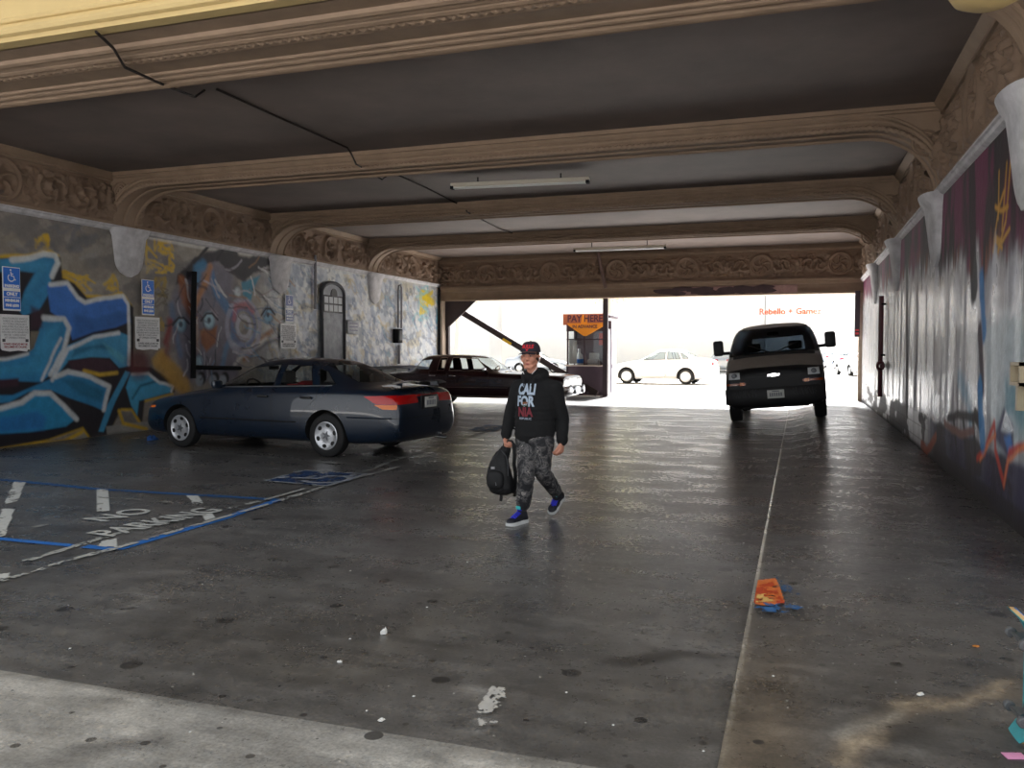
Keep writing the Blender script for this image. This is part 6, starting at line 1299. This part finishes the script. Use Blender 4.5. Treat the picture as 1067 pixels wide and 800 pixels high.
FS = frame((0, f0 - .1, 0), (1, 0, 0), (0, 0, 1), (0, -1, 0)); so_ = MB().prism([(sx0, zs1), (sx1, zs1), (sx1, zs2), (sx0, zs2)], .04, FS).obj('sign_board', OR2, BT, False)
MB().prism([(sx0 + .15, zs1 + .06), (sx0 + .2, zs1 - .02), (sc_ - .05, zs0), (sc_ + .05, zs0), (sx1 - .08, zs1 - .02), (sx1 - .05, zs1 + .06)], .045, FS @ Matrix.Translation((0, 0, -.001))).obj('sign_arrow', OR1, so_, False)
MB().prism([(sc_ - .16, zs1), (sc_ + .1, zs1), (sc_ + .02, zs2 - .03), (sc_ - .08, zs2 - .03)], .0445, FS).obj('sign_flash', OR1, so_, False)
text_mb('PAY HERE', .33, .008, .006, M=FS @ Matrix.Translation((sc_, (zs1 + zs2) / 2 + .02, .05)), sx=.86).obj('lettering', SPU, so_, False); text_mb('IN ADVANCE', .155, .003, .006, M=FS @ Matrix.Translation((sc_, zs1 - .06, .052)), sx=.95).obj('lettering', SPU, so_, False)
t = thing('water_jug', 'clear water jug with a blue label on the booth counter behind its left pane', 'jug', (xm - hw + .36, YB + .42, zc_ + .002)); MB().lathe([(0, 0), (.13, .0), (.14, .03), (.14, .3), (.12, .38), (.05, .46), (.045, .56), (.05, .56), (.05, .6), (0, .6)], 20).obj('jug', mat('milky_plastic', (214, 220, 226), .3), t); MB().lathe([(.142, .1), (.144, .1), (.144, .24), (.142, .24)], 20).obj('jug_label', mat('label_blue', (40, 110, 190), .5), t)
t = thing('price_poster', 'white paper poster on the left pane of the pay booth', 'poster', (xm - hw + .36, YB + .08, zc_ + .1)); MB().box((-.14, 0, .42), (.28, .008, .86), r=.002).obj('sheet', mat('white_paper', (228, 228, 226), .7), t); MB().box((.03, -.006, .83), (.24, .006, .07)).obj('heading', DKF, t, False)
t = thing('red_box', 'red-orange box on the booth shelf behind the right pane', 'box', (xm + hw - .32, YB + DB / 2 + .35, 1.735)); MB().box((0, 0, .2), (.42, .2, .4), r=.02).obj('carton', mat('red_orange_card', (196, 66, 46), .6), t); MB().box((0, 0, .41), (.43, .21, .03), r=.006).obj('lid', mat('red_orange_card', (196, 66, 46), .6), t)
t = thing('till', 'pale rounded cash machine on the counter behind the right pane of the booth', 'till', (xm + .12, YB + .5, zc_ + .002)); MB().box((0, 0, .12), (.4, .3, .24), r=.05).obj('case', mat('pale_till', (206, 206, 208), .4), t); MB().box((0, .06, .34), (.36, .08, .24), Matrix.Translation((0, 0, 0)), r=.03).obj('screen', mat('pale_till_screen', (226, 228, 230), .3), t)
m = MB(); m.box((xm, YB + .5, zc_ - .02), (w - .16, .8, .04)); mm = m.obj('desk', GRB, None, False); mm.parent = BT; mm.location = (-xm, -(YB + DB / 2), 0)
# ---- bins by the left wall
def dumpster(y0, y1, m_, label):
    t = thing('dumpster', label, 'dumpster', (XL + .38, (y0 + y1) / 2, 0), 0, 'rubbish bins along the left wall'); L_ = y1 - y0 - .06
    mm = MB(); mm.loft([[(-.26, -L_ / 2 + .06, .12), (.26, -L_ / 2 + .06, .12), (.26, L_ / 2 - .06, .12), (-.26, L_ / 2 - .06, .12)], [(-.34, -L_ / 2, .7), (.34, -L_ / 2, .7), (.34, L_ / 2, .7), (-.34, L_ / 2, .7)], [(-.34, -L_ / 2, .98), (.34, -L_ / 2, .94), (.34, L_ / 2, .94), (-.34, L_ / 2, .98)]]); mm.obj('bin_body', m_, t, True, 30)
    for s in (-.25, .25): mm = MB(); mm.loft([[(-.36, s * L_ - L_ * .24, 1.0), (.38, s * L_ - L_ * .24, .95), (.38, s * L_ + L_ * .24, .95), (-.36, s * L_ + L_ * .24, 1.0)], [(-.34, s * L_ - L_ * .23, 1.07), (.36, s * L_ - L_ * .23, 1.0), (.36, s * L_ + L_ * .23, 1.0), (-.34, s * L_ + L_ * .23, 1.07)]]); mm.obj('lid', m_, t, True, 30)
    for k in range(4): MB().box((.335, (-.375 + .25 * k) * L_, .6), (.04, .06, .6), r=.01).obj('rib', m_, t)
    for sx in (-.2, .2):
        for sy in (-1, 1): MB().lathe([(0, -.03), (.06, -.03), (.06, .03), (0, .03)], 14, Matrix.Translation((sx, sy * (L_ / 2 - .15), .06)) @ Matrix.Rotation(PI / 2, 4, 'Y')).obj('wheel', TYRE, t)
dumpster(21.5, 23.3, mat('dark_green_bin', (24, 36, 32), .5, var=.1), 'dark green lidded bin against the left wall behind the blue sedan'); dumpster(23.3, 25.1, mat('dark_blue_bin', (24, 38, 78), .5, var=.1), 'dark blue lidded bin against the left wall behind the maroon saloon')
# ---- litter
PAP = mat('white_scrap_paper', (226, 226, 222), .8)
def scrap(u, v, s, m_, name='paper_scrap', label='tiny white scrap of litter lying on the stained concrete floor', cat='litter', group='tiny scraps of litter on the floor', seed=0, hgt=.35):
    p = on_z(u, v); p.z = float(hump(np.array(p.x), np.array(p.y))); r = random.Random(seed + int(u * 7 + v)); mm = MB(); n = 7
    a = [2 * PI * k / n + r.uniform(-.3, .3) for k in range(n)]; R = [s * r.uniform(.6, 1.1) for _ in a]; ring0 = [(R[k] * math.cos(a[k]), R[k] * math.sin(a[k]), .002 + s * r.uniform(0, .12)) for k in range(n)]; ring1 = [(x * .9, y * .9, z + s * hgt * r.uniform(.3, 1)) for x, y, z in ring0]; ring2 = [(x * .45, y * .4, z + s * hgt * r.uniform(.2, .9)) for x, y, z in ring1]
    mm.loft([ring0, ring1, ring2]); o = mm.obj(name, m_, None, False); o.location = p; return tag(o, label, cat, group)
for u, v in ((211, 609), (365, 595), (445, 633), (365, 666), (431, 726), (382, 741), (198, 763), (73, 676), (487, 586), (639, 756), (733, 783), (806, 708), (947, 608), (775, 566), (590, 722)): scrap(u, v, .0075, PAP)
scrap(400, 660, .029, PAP, 'crumpled_paper', 'crumpled white paper on the open floor between the person and the photo foreground', 'paper', None, 5, .8); scrap(354, 690, .018, PAP, 'paper_scrap', 'white scrap left of and below the crumpled paper on the floor', 'litter', None, 6); scrap(397, 751, .018, PAP, 'paper_scrap', 'white scrap on the pale floor edge below the crumpled paper', 'litter', None, 7); scrap(958, 731, .02, PAP, 'paper_scrap', 'white scrap beside the pale curved stain on the right', 'litter', None, 8)
p = on_z(1057, 791, .02); o = MB().box((0, 0, .003), (.075, .05, .004), Matrix.Rotation(.3, 4, 'Z'), r=.001).obj('pink_paper', mat('pink_paper', (222, 150, 190), .7)); o.location = (p.x, p.y, float(hump(np.array(p.x), np.array(p.y)))); tag(o, 'small pink paper on the floor under the skateboard in the corner', 'paper')
scrap(1017, 680, .02, mat('orange_leaf', (190, 120, 50), .7), 'fallen_leaf', 'small orange leaf on the dark floor near the skateboard', 'leaf', None, 3, .2); scrap(159, 459, .11, mat('blue_rag', (36, 80, 140), .9), 'blue_rag', 'crumpled blue rag on the floor at the front wheel of the blue sedan', 'rag', None, 4, .7)
# ---- street beyond the exit
FWH = mat('white_facade', (246, 245, 243), .8, var=.04, vscale=.4); FGR = mat('pale_window_frame', (228, 230, 236), .7)  # second colour: pale frames of the street windows
def building(x0, x1, y, h, label, rows, cols, dep=8, sign=None):
    t = thing('building', label, 'building', ((x0 + x1) / 2, y + dep / 2, 0)); W2 = x1 - x0
    MB().box((0, 0, h / 2), (W2, dep, h)).obj('wall', FWH, t, False); m = MB(); m.box((0, -dep / 2 - .1, h), (W2 + .3, .5, .4)); m.box((0, -dep / 2 - .06, 3.9), (W2, .2, .12)); m.obj('cornice', FWH, t, False)
    for r in range(rows):
        for c in range(cols):
            x = -W2 / 2 + W2 * (c + .5) / cols; z = 5.0 + 3.2 * r; wn = MB().box((x, -dep / 2 - .03, z + .9), (W2 / cols * .5, .1, 1.9)).obj('window', FGR, t, False); MB().box((x, -dep / 2 - .09, z + .9), (W2 / cols * .5 - .16, .02, 1.74)).obj('pane', mat('bright_pane', (222, 226, 232), .2), wn, False)
    if sign: m = MB(); text_mb(sign, .62, .012, .05, M=Matrix.Translation((0, -dep / 2 - .05, 4.42)) @ Matrix.Rotation(PI / 2, 4, 'X'), mb=m); m.obj('lettering', mat('sign_red_orange', (226, 96, 60), .6), t, False)
    return t
yb = 66; bx0, bx1 = on_y(798, 330, yb).x, on_y(848, 330, yb).x
building(bx0, bx1, yb, 12, 'pale street building with red sign lettering above the van roof', 2, 5, 8, 'Rebello + Gamez'); building(bx1 + .2, bx1 + 34, yb + 58, 18, 'plain white street building seen over the right hand parked cars', 1, 6); building(bx0 - 22, bx0 - .2, yb + 3, 11, 'long white street building behind the white car, left of the red sign', 2, 6); building(bx0 - 60, bx0 - 22.4, yb + 1, 10, 'long white street building behind the pay booth and the brace', 2, 9)
LEAF = mat('sunlit_yellow_green_leaf', (206, 204, 150), .7, var=.2, vscale=2); BARK = mat('pale_bark', (176, 164, 150), .8, bump=.3, bscale=20)
def tree(u, yy, zc, rr, label, seed):
    p = on_y(u, 380, yy); t = thing('street_tree', label, 'tree', (p.x, yy, 0)); r = random.Random(seed); MB().tube([(0, 0, 0), (.05, 0, zc * .5), (0, .05, zc)], [.16, .12, .07], 10).obj('trunk', BARK, t); m = MB()
    for k in range(1100):
        a, b_, q_ = r.uniform(0, 2 * PI), r.uniform(-1, 1), r.random() ** .4; s = math.sqrt(1 - b_ * b_); c = Vector((rr * q_ * s * math.cos(a), rr * q_ * s * math.sin(a), zc + rr * .75 * q_ * b_)); e1 = Vector((r.gauss(0, 1), r.gauss(0, 1), r.gauss(0, 1))).normalized(); e2 = e1.cross(Vector((r.gauss(0, 1), r.gauss(0, 1), r.gauss(0, 1)))).normalized(); l = r.uniform(.06, .13)
        m.add([c - e1 * l, c + e2 * l * .5, c + e1 * l, c - e2 * l * .5], [(0, 1, 2, 3)])
    m.obj('foliage', LEAF, t, False)
tree(634, 41, 5.2, 1.9, 'yellow-green street tree whose leaves hang in view above the pay booth post', 1); tree(476, 44, 5.4, 2.2, 'yellow-green street tree behind the corner board at the left of the exit', 2)
